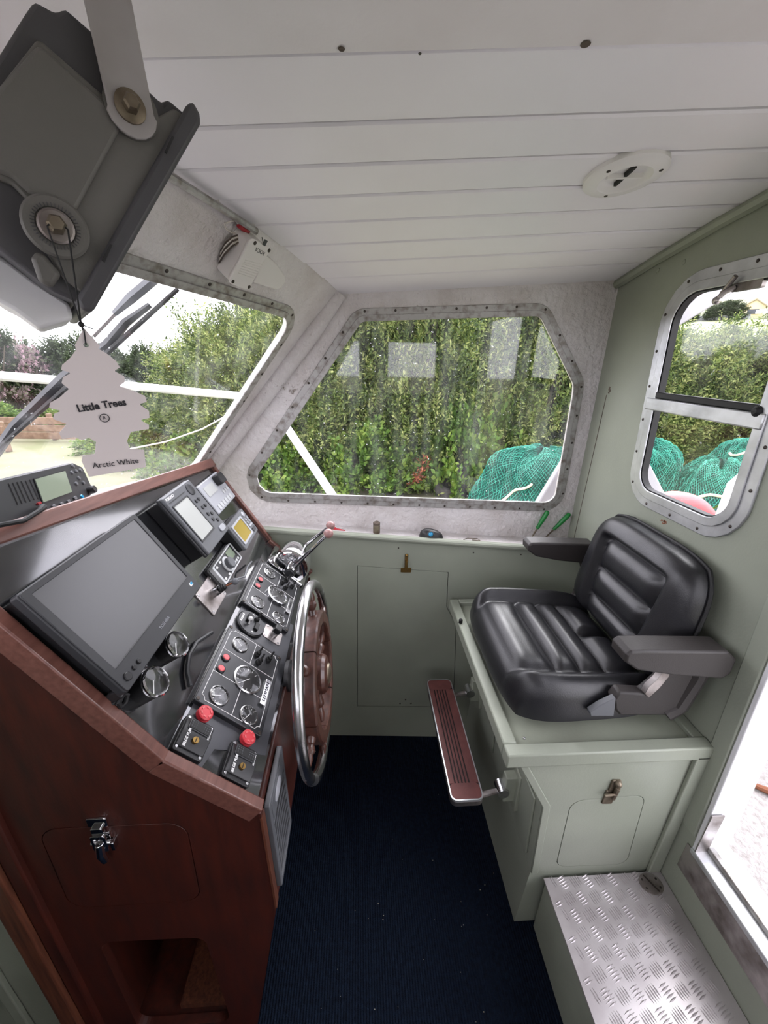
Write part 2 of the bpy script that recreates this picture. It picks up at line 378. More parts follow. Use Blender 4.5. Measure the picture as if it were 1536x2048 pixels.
# floor
o = MB().bb(-1.1, XA, -1.47, 1.42, -.03, 0).build('floor', G['carpet']); struct(o, 'dark navy ribbed carpet covering the wheelhouse floor')
fl = o

def screws_along(parent, fr, loop, step, h, r=.0042, m='screw', skip=0):
    P = [A(*p) for p in loop]; n = len(P); seg = [np.linalg.norm(P[(i + 1) % n] - P[i]) for i in range(n)]; tot = sum(seg); k = max(3, int(tot / step)); first = None; p0 = None
    for j in range(k):
        d = tot * (j + .5) / k; i = 0
        while d > seg[i]: d -= seg[i]; i += 1
        q = P[i] + (P[(i + 1) % n] - P[i]) * d / seg[i]; w = fr.p(q[0], q[1], h)
        if first is None:
            f = Fr(w, fr.u, fr.v); first = MB().lathe([(r, -.001), (r, .0008), (r * .6, .0022), (.0001, .0026)], f, 8).build('screw', G[m], parent); p0 = w
        else: share(first, parent, w - p0)

def window(name, fr, poly, rad, fw, fm, gm, label, step=.085, bead=True, depth=.012, corner=None):
    inner = round_poly(poly, rad); outer = offset_poly(inner, fw)
    c = fr.p(*np.mean(np.array(inner), axis=0))
    w = thing(name, None, None, c); struct(w, label)
    MB().ring(outer, inner, -.001, .006, fr).build('frame', G[fm], w, bevel=.002)
    MB().ring(offset_poly(inner, fw * .42), offset_poly(inner, -.004), .0061, .0105, fr).build('inner_frame', G[fm], w, bevel=.0015)
    g_ = .007 if bead else .002; dp = -.012 if bead else -.001
    MB().ring(offset_poly(inner, .002), offset_poly(inner, -g_), dp - .002, .005, fr).build('gasket', G['rubber' if bead else 'cover_white'], w)
    MB().plate([[fr.p(a, b, dp) for a, b in offset_poly(inner, -.001)]], fr.n * -.004).build('pane', G[gm], w, smooth=0)
    screws_along(w, fr, offset_poly(inner, fw * .74), step, .006)
    return w, inner, outer

# ---- starboard white upper wall with window_2
w2px = [(722, 641), (1080, 630), (1147, 768), (1145, 790), (1108, 1006), (489, 984)]
w2uv = [SW.uv(*p) for p in w2px]
win2, w2in, w2out = window('window_2', SW, w2uv, [.035, .04, .05, .05, .045, .055], .036, 'window_alu', 'glass_wet', 'starboard side window in a corroded screwed metal frame', step=.1, bead=False)
bl = SW.uv(522, 1043); br = SW.uv(1125, 1080)
def shelf_back_z(x): return bl[1] + (br[1] - bl[1]) * (x - bl[0]) / (br[0] - bl[0])
outer = [(B_[0] - .28, shelf_back_z(B_[0] - .28) - .05), (XA, shelf_back_z(XA) - .05), (XA, zc(XA, YS) + .02), (T_[0], T_[2] + .02), (T_[0], T_[2])]
_t = (T_[2] - shelf_back_z(-.6) + .05) / (T_[2] - B_[2]); outer.append((T_[0] + (B_[0] - T_[0]) * 1.35, T_[2] + (B_[2] - T_[2]) * 1.35))
o = MB().plate([[SW.p(a, b) for a, b in outer], [SW.p(a, b) for a, b in offset_poly(w2in, .004)]], SW.n * -.013).build('wall_starboard', G['white_paint'], smooth=0); struct(o, 'rough white painted upper side wall around the side window'); wst = o
# lower green lining
sf = [LF.uv(538, 1057), LF.uv(1058, 1093)]
def lin_top(u): return sf[0][1] + (sf[1][1] - sf[0][1]) * (u - sf[0][0]) / (sf[1][0] - sf[0][0])
lt = [(-1.12, -.02), (XA + .01, -.02), (XA + .01, lin_top(XA)), (-1.12, lin_top(-1.12))]
hp = [LF.uv(*p) for p in ((715, 1132), (896, 1145), (893, 1214), (912, 1250), (906, 1413), (715, 1412))]
hin = [tuple(p) for p in hp]
lining = MB().plate([[LF.p(a, b) for a, b in lt], [LF.p(a, b) for a, b in offset_poly(hin, .002)]], LF.n * -.02).build('lining', G['green_paint'], wst, smooth=0)
MB().plate([[LF.p(a, b, -.012) for a, b in offset_poly(hin, .02)]], LF.n * -.004).build('hatch_rebate', G['black_gap'], lining, smooth=0)
hatch = MB().plate([[LF.p(a, b, -.0005) for a, b in hin]], LF.n * -.012).build('access_hatch', G['green_paint'], wst, bevel=.001, smooth=0)
# brass turn-latch on the hatch
lf = LF.at(*LF.uv(812, 1137))
b = MB(); b.prism(rrect(-.006, .006, -.005, .062, .003), 0, .004, lf); b.prism(rrect(-.02, .02, -.016, .004, .003), 0, .003, lf); b.tube([lf.p(0, .035, .004), lf.p(0, .035, .013), lf.p(0, .0, .014)], .0035); b.sphere((0, .058, .006), .005, fr=lf)
b.build('latch', G['brass'], hatch, bevel=.0006)
for px in ((800, 1407), (811, 1399), (822, 1407)): MB().lathe([(.0035, 0), (.003, .002), (.0001, .003)], LF.at(*LF.uv(*px)), 8).build('screw', G['screw'], hatch)
for px in ((797, 1096), (947, 1105), (1042, 1109)): MB().lathe([(.003, 0), (.0025, .0015), (.0001, .002)], LF.at(*LF.uv(*px)), 8).build('screw', G['screw'], lining)
# shelf ledge with a rounded lip
def fe(u): return LF.p(u, lin_top(u), .004)
xs = [-.72, -.3, .1, .5, XA - .001]
b = MB(); top = []; 
sh = [[fe(x), A(x, YS, shelf_back_z(x))] for x in xs]
for i in range(len(xs) - 1):
    q = [sh[i][0], sh[i + 1][0], sh[i + 1][1], sh[i][1]]; b.add(q + [p - A(0, 0, .016) for p in q], [(0, 1, 2, 3), (7, 6, 5, 4), (0, 4, 5, 1), (3, 2, 6, 7)])
b.build('shelf', G['white_paint'], wst)
MB().tube([s[0] + A(0, 0, -.006) for s in sh], .011, 10).build('shelf_lip', G['green_paint'], wst)

# ---- forward wall, starboard facet, with window_1
w1top = [FW.uv(314, 558), FW.uv(570, 630)]; w1r = FW.uv(392, 928); w1b = [FW.uv(405, 938), FW.uv(170, 993)]
def lx(p, q, a): return (a, p[1] + (q[1] - p[1]) * (a - p[0]) / (q[0] - p[0]))
ul = FW.u @ (A(fwx(.50, 1.5), .50, 1.5) - FW.o)
tr = FW.uv(585, 634); brr = FW.uv(383, 941)
w1 = [lx(*w1top, ul + .02), tuple(tr), tuple(brr), lx(*w1b, ul)]
win1, w1in, w1out = window('window_1', FW, w1, [.04, .05, .05, .04], .031, 'window_alu', 'glass_wet', 'forward quarter window in a corroded screwed metal frame', step=.11, bead=False)
def fwp(Y, z): return A(fwx(Y, z), Y, z)
ceilc = [(lambda Y: A(fwceil(Y), Y, zc(fwceil(Y), Y) + .015))(Y) for Y in np.linspace(YS, YC, 12)]
ceilc = [fwp(p[1], p[2]) for p in ceilc]
outer = ceilc + [fwp(YC, 1.2), fwp(YS, 1.2)]
o = MB().plate([outer, [FW.p(a, b) for a, b in offset_poly(w1in, .004)]], FW.n * -.013).build('wall_forward', G['white_paint'], smooth=0); struct(o, 'rough white painted raked wall around the forward window'); wfw = o
mir = lambda p: A(p[0], -p[1], p[2])
b = MB().plate([[mir(p) for p in outer], [mir(FW.p(a, c)) for a, c in offset_poly(w1in, .004)]], A(-.04, 0, .03)); b.build('port_facet', G['white_paint'], wfw, smooth=0)
cs = [A(fwceil(YC), Y, zc(fwceil(YC), Y) + .015) for Y in np.linspace(YC, -YC, 9)]
lo = [A(fwx(YC, 1.2), -YC, 1.2), A(fwx(YC, 1.2), YC, 1.2)]
hole = [A(fwx(YC, z) , Y, z) for Y, z in ((.33, 1.33), (-.33, 1.33), (-.33, 1.78), (.33, 1.78))]
MB().plate([[A(fwx(YC, p[2]), p[1], p[2]) for p in cs] + lo, hole], A(-.04, 0, .03)).build('centre_facet', G['white_paint'], wfw, smooth=0)
MB().plate([hole], A(-.003, 0, .002)).build('pane', G['glass_clean'], wfw, smooth=0)
MB().plate([[mir(FW.p(a, c, -.004)) for a, c in w1in]], A(-.003, 0, .002)).build('pane', G['glass_clean'], wfw, smooth=0)
# moulded corner post between the two windows
cp = []
b = MB(); d = unit(B_ - T_)
b.tube([T_ + d * .0 + A(.0, -.004, 0), T_ + d * .15 + A(.004, -.008, 0), B_ - d * .1 + A(.004, -.008, 0), B_ + d * .2 + A(0, -.008, 0)], [.022, .03, .03, .03], 12)
b.build('corner_post', G['white_paint'], wfw)

# ---- aft bulkhead with window_3 and a doorway
w3o = [AF.uv(1347, 545), AF.uv(1247, 1003), AF.uv(1482, 1096)]
brY = AF.uv(1500, 1000)
p_tr = AF.uv(1580, 500)
w3poly_o = [(AF.uv(1340, 560)[0], 1.822), (AF.uv(1250, 1000)[0] + .004, 1.192), (AF.uv(1483, 1085)[0], 1.198), (AF.uv(1536, 862)[0] + .012, 1.822)]
w3poly = offset_poly(w3poly_o, -.046)
win3, w3in, w3out = window('window_3', AF, w3poly, [.075, .06, .06, .07], .046, 'window_alu_clean', 'glass_clean', 'aft bulkhead window split by a metal rail', step=.095)
u0, u1 = min(p[0] for p in w3in), max(p[0] for p in w3in)
zmid = 1.487
ml = AF.uv(1300, 797); mr_ = AF.uv(1525, 838)
MB().bb(u0 - .012, u1 + .012, zmid - .017, zmid + .017, -.006, .014, AF).build('mid_rail', G['window_alu_clean'], win3, bevel=.003)
MB().bb(u0 + .004, u1 - .004, zmid + .017, zmid + .034, -.004, .010, AF).build('gasket', G['rubber'], win3, bevel=.003)
b = MB(); f = AF.at(u0 + .19, 1.775)
b.prism(rrect(-.02, .055, -.02, .02, .004), -.004, .006, f); b.tube([f.p(-.012, -.01, .006), f.p(-.02, -.02, .022), f.p(-.03, -.035, .026)], .006); b.tube([f.p(-.03, -.02, .018), f.p(.0, .01, .022)], .005); b.sphere((-.03, -.036, .026), .009, fr=f)
b.build('catch', G['steel_worn'], win3)
b = MB(); f = AF.at(u1 - .01, zmid + .02); b.lathe([(.012, 0), (.012, .014), (.006, .02), (.0001, .021)], f, 12); b.build('knob', G['rubber'], win3)
DY0, DY1, DZ0, DZ1 = -.15, .615, .42, 1.86
ydoor = lambda z: .607 + .035 * (z - .42)
hole_d = [AF.p(-ydoor(DZ0), DZ0), AF.p(-DY0, DZ0), AF.p(-DY0, DZ1), AF.p(-ydoor(DZ1), DZ1)]
outer = [A(XA, -1.47, -.02), A(XA, 1.50, -.02)] + [A(XA, Y, zc(XA, Y) + .012) for Y in np.linspace(1.50, -1.47, 15)]
o = MB().plate([outer, hole_d, [AF.p(a, c) for a, c in offset_poly(w3in, .004)]], AF.n * -.016).build('wall_aft', G['green_paint'], smooth=0); struct(o, 'grey green painted aft bulkhead with window and doorway'); waf = o
# panel seam of the bulkhead: a raised sheet edge
s0, s1 = AF.uv(1213, 790), AF.uv(1146, 1085)
b = MB(); b.prism([(s0[0], s0[1]), (s0[0] + .0022, s0[1]), (s1[0] + .0022, s1[1]), (s1[0], s1[1])], 0, .0012, AF); b.build('panel_seam', G['log'], waf, smooth=0)
for px in ((1316, 541), (1368, 524)): MB().lathe([(.007, 0), (.006, .002), (.003, .003), (.0001, .001)], AF.at(*AF.uv(*px)), 10).build('plugged_hole', G['green_dirty'], waf)
b = MB(); q = AF.uv(1220, 780); 
for k in range(9): b.sphere((q[0] + random.uniform(-.008, .008), q[1] + random.uniform(-.012, .012), 0), random.uniform(.002, .005), 8, 5, (1, 1, .3), AF)
b.build('chipped_patch', G['log'], waf)
b = MB(); q = AF.uv(1327, 1043)
for k in range(12): b.box((q[0] + random.uniform(-.012, .012), q[1] + random.uniform(-.006, .006), .0002), (random.uniform(.003, .007), random.uniform(.002, .004), .0006), AF)
b.build('rust_spot', G['rust'], waf)
_q = AF.uv(1458, 1400); _dy = -_q[0] - ydoor(_q[1])
b = MB(); b.prism([(-ydoor(.46) - _dy, .46), (-ydoor(.46) - .001, .46), (-ydoor(1.86) - .001, 1.86), (-ydoor(1.86) - _dy, 1.86)], -.001, .006, AF); b.build('door_surround', G['green_paint'], waf, bevel=.003)
# door jamb, sill
jamb = thing('door_1', None, None, A(XA, .3, DZ0)); struct(jamb, 'white framed doorway to the aft deck with metal sill')
b = MB(); b.prism([(-ydoor(DZ0), DZ0), (-ydoor(DZ1), DZ1), (-ydoor(DZ1) + .012, DZ1), (-ydoor(DZ0) + .012, DZ0)], -.085, .001, AF); b.build('side_jamb', G['hull_white'], jamb, bevel=.002)
b = MB(); b.prism([(-DY0, DZ0), (-DY0, DZ1), (-DY0 + .012, DZ1), (-DY0 + .012, DZ0)], -.085, .001, AF); b.build('side_jamb', G['hull_white'], jamb)
b = MB(); b.bb(-ydoor(DZ1), -DY0, DZ1 - .012, DZ1, -.085, .001, AF); b.build('head_jamb', G['hull_white'], jamb)
b = MB(); b.prism([(-ydoor(.45) + .011, DZ0 + .002), (-ydoor(.45) + .011, DZ0 + .145), (-ydoor(.45) + .014, DZ0 + .145), (-ydoor(.45) + .014, DZ0 + .002)], -.03, .003, AF); b.build('corner_plate', G['steel_worn'], jamb)
b = MB(); b.bb(-ydoor(DZ0) - .012, -DY0, DZ0 - .092, DZ0 + .001, .0005, .004, AF); b.build('sill_plate', G['steel_worn'], jamb, bevel=.001)
b = MB(); b.bb(-ydoor(DZ0), -DY0, DZ0 - .01, DZ0 + .006, -.10, .006, AF); b.build('sill', G['window_alu_clean'], jamb, bevel=.003)
b = MB(); b.bb(-ydoor(DZ0), -DY0, DZ0 + .0055, DZ0 + .02, -.045, -.03, AF); b.build('track', G['window_alu'], jamb, bevel=.002)

# ---- port side
hw = [A(x, -YS, z) for x, z in ((-.34, 1.24), (-.0, 1.24), (-.0, 1.74), (-.05, 1.74))]
hd = [A(x, -YS, z) for x, z in ((.30, 1.24), (.80, 1.24), (.80, 1.74), (.30, 1.74))]
outer = [A(-1.12, -YS, -.02), A(XA, -YS, -.02), A(XA, -YS, zc(XA, YS) + .02), A(T_[0], -YS, T_[2] + .02), A(B_[0], -YS, B_[2]), A(-1.12, -YS, 1.2)]
o = MB().plate([outer, hw, hd], A(0, -.04, 0)).build('wall_port', G['white_paint'], smooth=0); struct(o, 'white painted port side wall with side windows')
for h_ in (hw, hd): MB().plate([h_], A(0, -.004, 0)).build('pane', G['glass_clean'], o, smooth=0)

# ---- deckhead: planks run fore and aft side to side
seams = [1.472, 1.34, 1.238, 1.135, 1.029, .929, .831, .731, .617]
b = MB()
YY = np.linspace(1.50, -1.50, 25)
def xleft(Y): return fwceil(max(abs(Y), YC)) - .03
b.grid(lambda s, t: (lambda Y: (lambda x: A(x, Y, zc(x, Y) + .014))(xleft(Y) + (XA + .03 - xleft(Y)) * s))(1.5 - 3 * t), 8, 24)
b.grid(lambda s, t: (lambda Y: (lambda x: A(x, Y, zc(x, Y) + .05))(xleft(Y) - .05 + (XA + .25 - xleft(Y)) * s))(1.56 - 3.12 * t), 8, 24)
o = b.build('ceiling', G['groove'], fixn=False); struct(o, 'white planked deckhead of the wheelhouse'); ceil_o = o
for i in range(len(seams) - 1):
    ya, yb = seams[i], seams[i + 1] + (.012 if i < 7 else .004)
    prof = [(ya, .0), (ya, .012), (yb, .012), (yb, .003), (yb + .004, 0)]
    prof = [(ya - .0005, 0)] + [(ya + (yb - ya) * k / 3, 0) for k in (1, 2)] + [(yb + .003, 0), (yb, .003), (yb, .012), (ya - .0005, .012)]
    b = MB(); xl = fwceil((ya + yb) / 2) + .004
    P = []
    for x in (xl, XA - .004): P += [A(x if x > .5 else fwceil(Y) + .003, Y, zc(x, Y) + h) for Y, h in prof]
    n = len(prof)
    b.add(P, [tuple(range(n)), tuple(range(2 * n - 1, n - 1, -1))] + [(k, (k + 1) % n, n + (k + 1) % n, n + k) for k in range(n)])
    b.build('plank', G['ceiling_pvc'], ceil_o)
b = MB()
b.grid(lambda s, t: (lambda Y: (lambda x: A(x, Y, zc(x, Y) - .002))(xleft(Y) + .03 + (XA - .004 - xleft(Y) - .03) * s))(.6145 - 2.08 * t), 6, 20, True)
b.grid(lambda s, t: (lambda Y: (lambda x: A(x, Y, zc(x, Y) - .002 + .014 * t))(xleft(Y) + .03 + (XA - .004 - xleft(Y) - .03) * s))(.6145), 6, 1)
b.build('panel', G['ceiling_board'], ceil_o, fixn=False)
def ceil_pt(x, y):
    r = ray(x, y); lo, hi = 1e-4, .02
    for _ in range(60):
        m = (lo + hi) / 2; P = CAM + r * m
        if P[2] < zc(P[0], P[1]): lo = m
        else: hi = m
    return CAM + r * lo
for px, rr in (((1172, 82), .006), ((683, 91), .004), ((840, 100), .002)):
    MB().lathe([(rr, .0), (rr * .9, .0006), (rr * .5, .0004), (.0001, .0002)], axis_frame(ceil_pt(*px) + A(0, 0, -.0028), (0, 0, -1)), 10).build('screw_hole', G['log'] if rr > .003 else G['screw'], ceil_o)
# green cove along the bulkhead, grey pipe along the forward wall
b = MB(); b.tube([A(XA - .008, Y, zc(XA, Y) - .012) for Y in np.linspace(YS, -1.4, 16)], .014, 8); o = b.build('trim_1', G['green_paint']); struct(o, 'green cove strip where bulkhead meets deckhead')
b = MB(); ys = np.linspace(1.03, .45, 8); b.tube([A(fwceil(Y) + .012, Y, zc(fwceil(Y), Y) - .012) for Y in ys], .007, 8); o = b.build('trim_2', G['window_alu']); struct(o, 'grey sealant strip along the forward edge of the deckhead')

# ================================================================== HELM CONSOLE
def pframe(p0, p1): p0 = A(p0[0], 0, p0[1]); p1 = A(p1[0], 0, p1[1]); return Fr(p0, (0, 1, 0), p1 - p0)
P1 = pframe((-.335, .955), (-.52, 1.255))     # upper dash, u runs to starboard, v up the slope
P2 = pframe((-.186, .82), (-.335, .955))      # lower dash
YN, YF = .495, 1.375
L2 = np.linalg.norm(A(-.149, .135))
con = thing('helm_console', 'varnished mahogany helm console with sloping black dash', 'console', (-.4, YN, 0))
tv = lambda u: .421 + (.322 - .421) * (u - .597) / (1.379 - .597)     # top edge of the upper dash
b = MB().plate([[P1.p(YN + .005, 0, 0), P1.p(YF, 0, 0), P1.p(YF, tv(YF), 0), P1.p(YN + .005, tv(YN), 0)]], P1.n * -.012); dash1 = b.build('upper_dash', G['dash_gloss'], con, smooth=0)
b = MB().plate([[P2.p(YN + .005, .006, 0), P2.p(YF - .01, .006, 0), P2.p(YF - .01, L2, 0), P2.p(YN + .005, L2, 0)]], P2.n * -.012); dash2 = b.build('lower_dash', G['dash_gloss'], con, smooth=0)
# grey patch painting in the ceiling's reflection on the glossy lower dash
b = MB().prism([(.60, .012), (1.02, .02), (1.02, L2 - .012), (.50, L2 - .006), (.50, .135), (.56, .12)], 0, .0012, P2); b.build('reflection_patch', G['dash_reflection_grey'], dash2, smooth=0)
# end panel facing the cabin
EF = Fr((0, YN, 0), (1, 0, 0), A(0, 0, 1))
prof = [(-.262, 0), (-.176, .512), (-.182, .812), (-.335, .958), (-.52, 1.258), (-.62, 1.42), (-.66, 1.42), (-.66, 0)]
door = round_poly([(-.578, .556), (-.325, .556), (-.318, .799), (-.574, .799)], .035)
cub = round_poly([(-.55, .03), (-.325, .03), (-.336, .418), (-.556, .425)], .03)
b = MB().plate([[EF.p(*p) for p in prof], [EF.p(*p) for p in offset_poly(door, .0018)], [EF.p(*p) for p in cub]], A(0, .018, 0)); b.build('end_panel', G['mahogany'], con, smooth=0, bevel=.0)
MB().plate([[EF.p(a, c, -.012) for a, c in offset_poly(door, .02)]], A(0, .004, 0)).build('door_rebate', G['black_gap'], con, smooth=0)
dr = MB().plate([[EF.p(*p, .0005) for p in door]], A(0, .012, 0)).build('locker_door', G['mahogany'], con, smooth=0, bevel=.0012)
# overcentre catch on the locker door
f = EF.at(-.468, .80); b = MB(); b.prism(rrect(-.017, .017, .004, .026, .003), 0, .004, f); b.prism(rrect(-.010, .010, -.012, .008, .003), .002, .010, f); b.build('catch_keeper', G['chrome'], dr, bevel=.001)
b = MB(); b.prism(rrect(-.015, .015, -.055, -.012, .004), 0, .004, f); b.ring(rrect(-.013, .013, -.05, -.008, .004), rrect(-.008, .008, -.04, -.014, .003), .008, .013, f); b.tube([f.p(0, -.028, .012), f.p(0, -.05, .016), f.p(0.001, -.075, .013)], [.007, .008, .006], 10); b.tube([f.p(-.016, -.03, .009), f.p(.018, -.03, .009)], .004); b.box((.02, -.04, .006), (.006, .02, .012), f); b.build('catch', G['chrome'], dr, bevel=.0008)
# open cubby: lined recess
b = MB(); x0, x1, z0, z1, yb = -.565, -.318, .022, .432, .86
b.plate([[A(x0, YN + .018, z0), A(x1, YN + .018, z0), A(x1, yb, z0), A(x0, yb, z0)]], A(0, 0, -.01)); b.plate([[A(x0, YN + .018, z0), A(x0, YN + .018, z1), A(x0, yb, z1), A(x0, yb, z0)]], A(-.01, 0, 0)); b.plate([[A(x1, YN + .018, z0), A(x1, YN + .018, z1), A(x1, yb, z1), A(x1, yb, z0)]], A(.01, 0, 0)); b.plate([[A(x0, yb, z0), A(x1, yb, z0), A(x1, yb, z1), A(x0, yb, z1)]], A(0, .01, 0)); b.plate([[A(x0, YN + .018, z1), A(x1, YN + .018, z1), A(x1, yb, z1), A(x0, yb, z1)]], A(0, 0, .01)); b.build('cubby', G['mahogany'], con, smooth=0)
b = MB(); b.bb(-.46, x1, YN + .03, yb - .02, z0 + .001, z0 + .02); b.build('cubby_shelf', G['mahogany_edge'], con, smooth=0)
# aft face, kicking in below the knee
b = MB(); y0, y1 = YN + .018, 1.335
b.plate([[A(-.186, y0, .815), A(-.186, y1, .815), A(-.176, y1, .512), A(-.176, y0, .512)]], A(-.018, 0, 0)); b.plate([[A(-.176, y0, .512), A(-.176, y1, .512), A(-.262, y1, 0), A(-.262, y0, 0)]], A(-.018, 0, 0)); b.build('aft_face', G['mahogany'], con, smooth=0)
# light edge strip down the end panel
b = MB(); b.plate([[A(-.1745, YN - .001, .512), A(-.180, YN - .001, .80), A(-.180, YN + .018, .80), A(-.1745, YN + .018, .512)]], A(-.004, 0, 0)); b.build('edge_strip', G['mahogany_edge'], con, smooth=0)
# raised trim along the near edge of the dash (two lengths), along the top and down the far end
def strip(fr, a, c, w, h0, h1, name, side, m='mahogany_trim', parent=con):
    a = A(*a); c = A(*c); d = unit(c - a); nn = A(-d[1], d[0]) * side
    b = MB().prism([tuple(a), tuple(c), tuple(c + nn * w), tuple(a + nn * w)], h0, h1, fr); return b.build(name, G[m], parent, bevel=.003)
strip(P1, (YN - .003, -.004), (YN - .003, .50), .022, -.03, .010, 'trim_strip', -1)
strip(P2, (YN - .003, -.004), (YN - .003, L2 + .004), .022, -.03, .010, 'trim_strip', -1)
strip(P1, (YN, tv(YN)), (YF + .005, tv(YF + .005)), .03, -.035, .014, 'top_trim', 1)
strip(P1, (YF + .003, -.0), (YF + .003, tv(YF) + .01), .018, -.03, .012, 'far_trim', 1)
strip(P2, (YF - .008, .0), (YF - .008, L2), .018, -.03, .012, 'far_trim', 1)
# ledge under the windscreen
e0 = P1.p(YN, tv(YN), -.03); e1 = P1.p(YF, tv(YF), -.03); zl = 1.235
b = MB().plate([[A(e0[0], YN, zl), A(e1[0], YF, zl), A(fwx(1.42, zl), 1.42, zl), A(fwx(.45, zl), .45, zl)]], A(0, 0, -.015)); b.build('windscreen_ledge', G['white_paint'], con, smooth=0)
# post and painted panel beyond the end of the console
b = MB(); b.bb(-.652, -.622, YN - .012, YN + .02, 0, 1.2); b.build('post_bead', G['mahogany'], con, bevel=.004)
b = MB(); b.bb(-.692, -.652, YN - .022, YN + .02, 0, 1.2); b.build('post', G['mahogany_edge'], con, bevel=.004)
o = MB().plate([[A(-.69, YN, -.02), A(-1.1, YN, -.02), A(-1.1, YN, 1.25), A(-.69, YN, 1.25)]], A(0, .02, 0)).build('wall_companionway', G['green_dirty'], smooth=0); struct(o, 'grey green panel beside the companionway below the console')
b = MB(); b.bb(-.80, -.775, YN - .012, YN, 0, 1.2); b.build('batten', G['green_dirty'], o, bevel=.003)
xf = -1.10
o = MB().plate([[A(xf, YN + .02, -.03), A(xf, -YS, -.03), A(xf, -YS, 1.26), A(xf, YN + .02, 1.26)]], A(-.02, 0, 0)).build('wall_forward_lower', G['green_dirty'], smooth=0); struct(o, 'grey green lower forward bulkhead below the windscreens')
b = MB().plate([[A(xf - .02, YN + .02, 1.25), A(xf - .02, -YS, 1.25), A(-.62, -YS, 1.25), A(-.62, YN + .02, 1.25)]], A(0, 0, .012)); b.build('sill', G['white_paint'], o, smooth=0)
b = MB().plate([[A(-.62, YN - .02, 1.20), A(-.62, -YS, 1.20), A(-.62, -YS, 1.262), A(-.62, YN - .02, 1.262)]], A(.012, 0, 0)); b.build('sill_lip', G['mahogany_trim'], o, bevel=.003)
# black cable lying across the dash
b = MB(); pts = [P1.p(*P1.uv(*p), .008) for p in ((374, 1376), (368, 1345), (372, 1315), (388, 1288), (418, 1268))]; b.tube(pts, .0045, 8)
tag(b.build('loose_cable', G['plastic_dark']), 'thin black cable curving across the dash beside the round gauges', 'cable')
b = MB(); pts = [P1.p(*P1.uv(*p), h) for p, h in (((449, 1166), .004), ((478, 1160), .02), ((483, 1140), .022), ((497, 1127), .012))]; b.tube(pts, .003, 8)
tag(b.build('loose_cable', G['plastic_grey']), 'grey cable looping beside the car stereo on the dash', 'cable')

# ---- shared bits
def rbox(fr, u0, u1, v0, v1, h0, h1, r, name, m, parent, bevel=.003, scale=1):
    return MB().prism(rrect(u0, u1, v0, v1, r), h0, h1, fr, scale1=scale).build(name, G[m], parent, bevel=bevel)
def button(fr, a, c, r, h, m, parent, name='button', hh=.003):
    return MB().lathe([(r, h - .001), (r, h + hh * .6), (r * .8, h + hh), (.0001, h + hh)], fr.at(a, c), 14).build(name, G[m], parent)

# ---- big flat monitor
m_ = thing('monitor', 'large black flat monitor lying on the sloping dash', 'monitor', P1.p(.66, .14, 0))
u0, u1, v0, v1 = .507, .820, .136, .351; h = .05
rbox(P1, u0 + .012, u1 - .012, v0 + .01, v1 - .006, .001, .032, .006, 'back_shell', 'plastic_black', m_)
rbox(P1, u0, u1, v0, v1, .030, h - .003, .006, 'housing', 'plastic_dark', m_)
s0, s1, t0, t1 = .523, .807, .177, .340
sc = MB().ring(rrect(u0 + .001, u1 - .001, v0 + .001, v1 - .001, .006), rrect(s0, s1, t0, t1, .002), h - .0035, h, P1).build('bezel', G['plastic_dark'], m_, bevel=.0012)
MB().prism(rrect(s0 - .001, s1 + .001, t0 - .001, t1 + .001, 0), h - .0034, h - .0016, P1).build('screen', G['screen_black'], m_, smooth=0)
bar = MB().bb(s0, s1, t0 - .0022, t0 - .001, h, h + .0012, P1).build('bezel_line', G['plastic_black'], m_, smooth=0)
text('lettering', 'TOSHIBA', P1.at(.663, .156, h), .0085, G['print_grey'], m_, sx=1.1)
for px, r in (((255, 1353), .0075), ((268, 1335), .0045), ((277, 1323), .0045)): q = P1.uv(*px, h); button(P1, q[0], q[1], r, h, 'plastic_black', m_)
q = P1.uv(382, 1168, h); MB().prism(rrect(q[0] - .006, q[0] + .006, q[1] - .004, q[1] + .004, .001), h, h + .0006, P1).build('sticker', G['print_white'], m_); MB().prism(rrect(q[0] - .002, q[0] + .006, q[1] - .002, q[1] + .004, .001), h + .0006, h + .001, P1).build('sticker_mark', G['blue_ball'], m_)
rbox(P1, u0 + .004, u0 + .03, v0 - .006, v0 + .012, .008, .03, .004, 'plug', 'plastic_black', m_)
pc = [P1.p(*P1.uv(*p), hh) for p, hh in (((236, 1380), .03), ((228, 1392), .028), ((222, 1402), .024), ((222, 1414), .016), ((230, 1420), .012), ((238, 1412), .014), ((236, 1400), .02), ((228, 1398), .02), ((218, 1412), .008), ((208, 1408), .004))]
MB().tube(pc, .0042, 8).build('power_cable', G['cord'], m_)

# ---- chartplotter with white screen
fu = thing('chart_plotter', 'grey marine plotter with pale rectangular screen beside the monitor', 'plotter', P1.p(1.0, .17, 0))
u0, u1, v0, v1, h = .924, 1.087, .167, .342, .055
rbox(P1, u0 + .004, u1 - .004, v0 + .004, v1 - .004, .0, h - .018, .004, 'housing', 'plastic_black', fu)
rbox(P1, u0 - .002, u1 + .002, v0 - .002, v1 + .002, h - .018, h - .009, .005, 'rim', 'plastic_dark', fu)
rbox(P1, u0, u1, v0, v1, h - .009, h, .005, 'fascia', 'plastic_grey', fu)
MB().ring(rrect(.934, 1.023, .200, .313, .003), rrect(.938, 1.019, .205, .309, .002), h, h + .002, P1).build('screen_bezel', G['plastic_dark'], fu)
MB().prism(rrect(.938, 1.019, .205, .309, 0), h - .001, h + .0007, P1).build('screen', G['screen_lcd'], fu)
MB().bb(.934, 1.025, .3215, .3235, h, h + .0012, P1).build('groove', G['plastic_dark'], fu)
text('lettering', 'FURUNO', P1.at(.953, .332, h), .0105, G['print_white'], fu, bold=.0002)
button(P1, 1.056, .318, .0165, h, 'plastic_dark', fu, 'cursor_pad', .003)
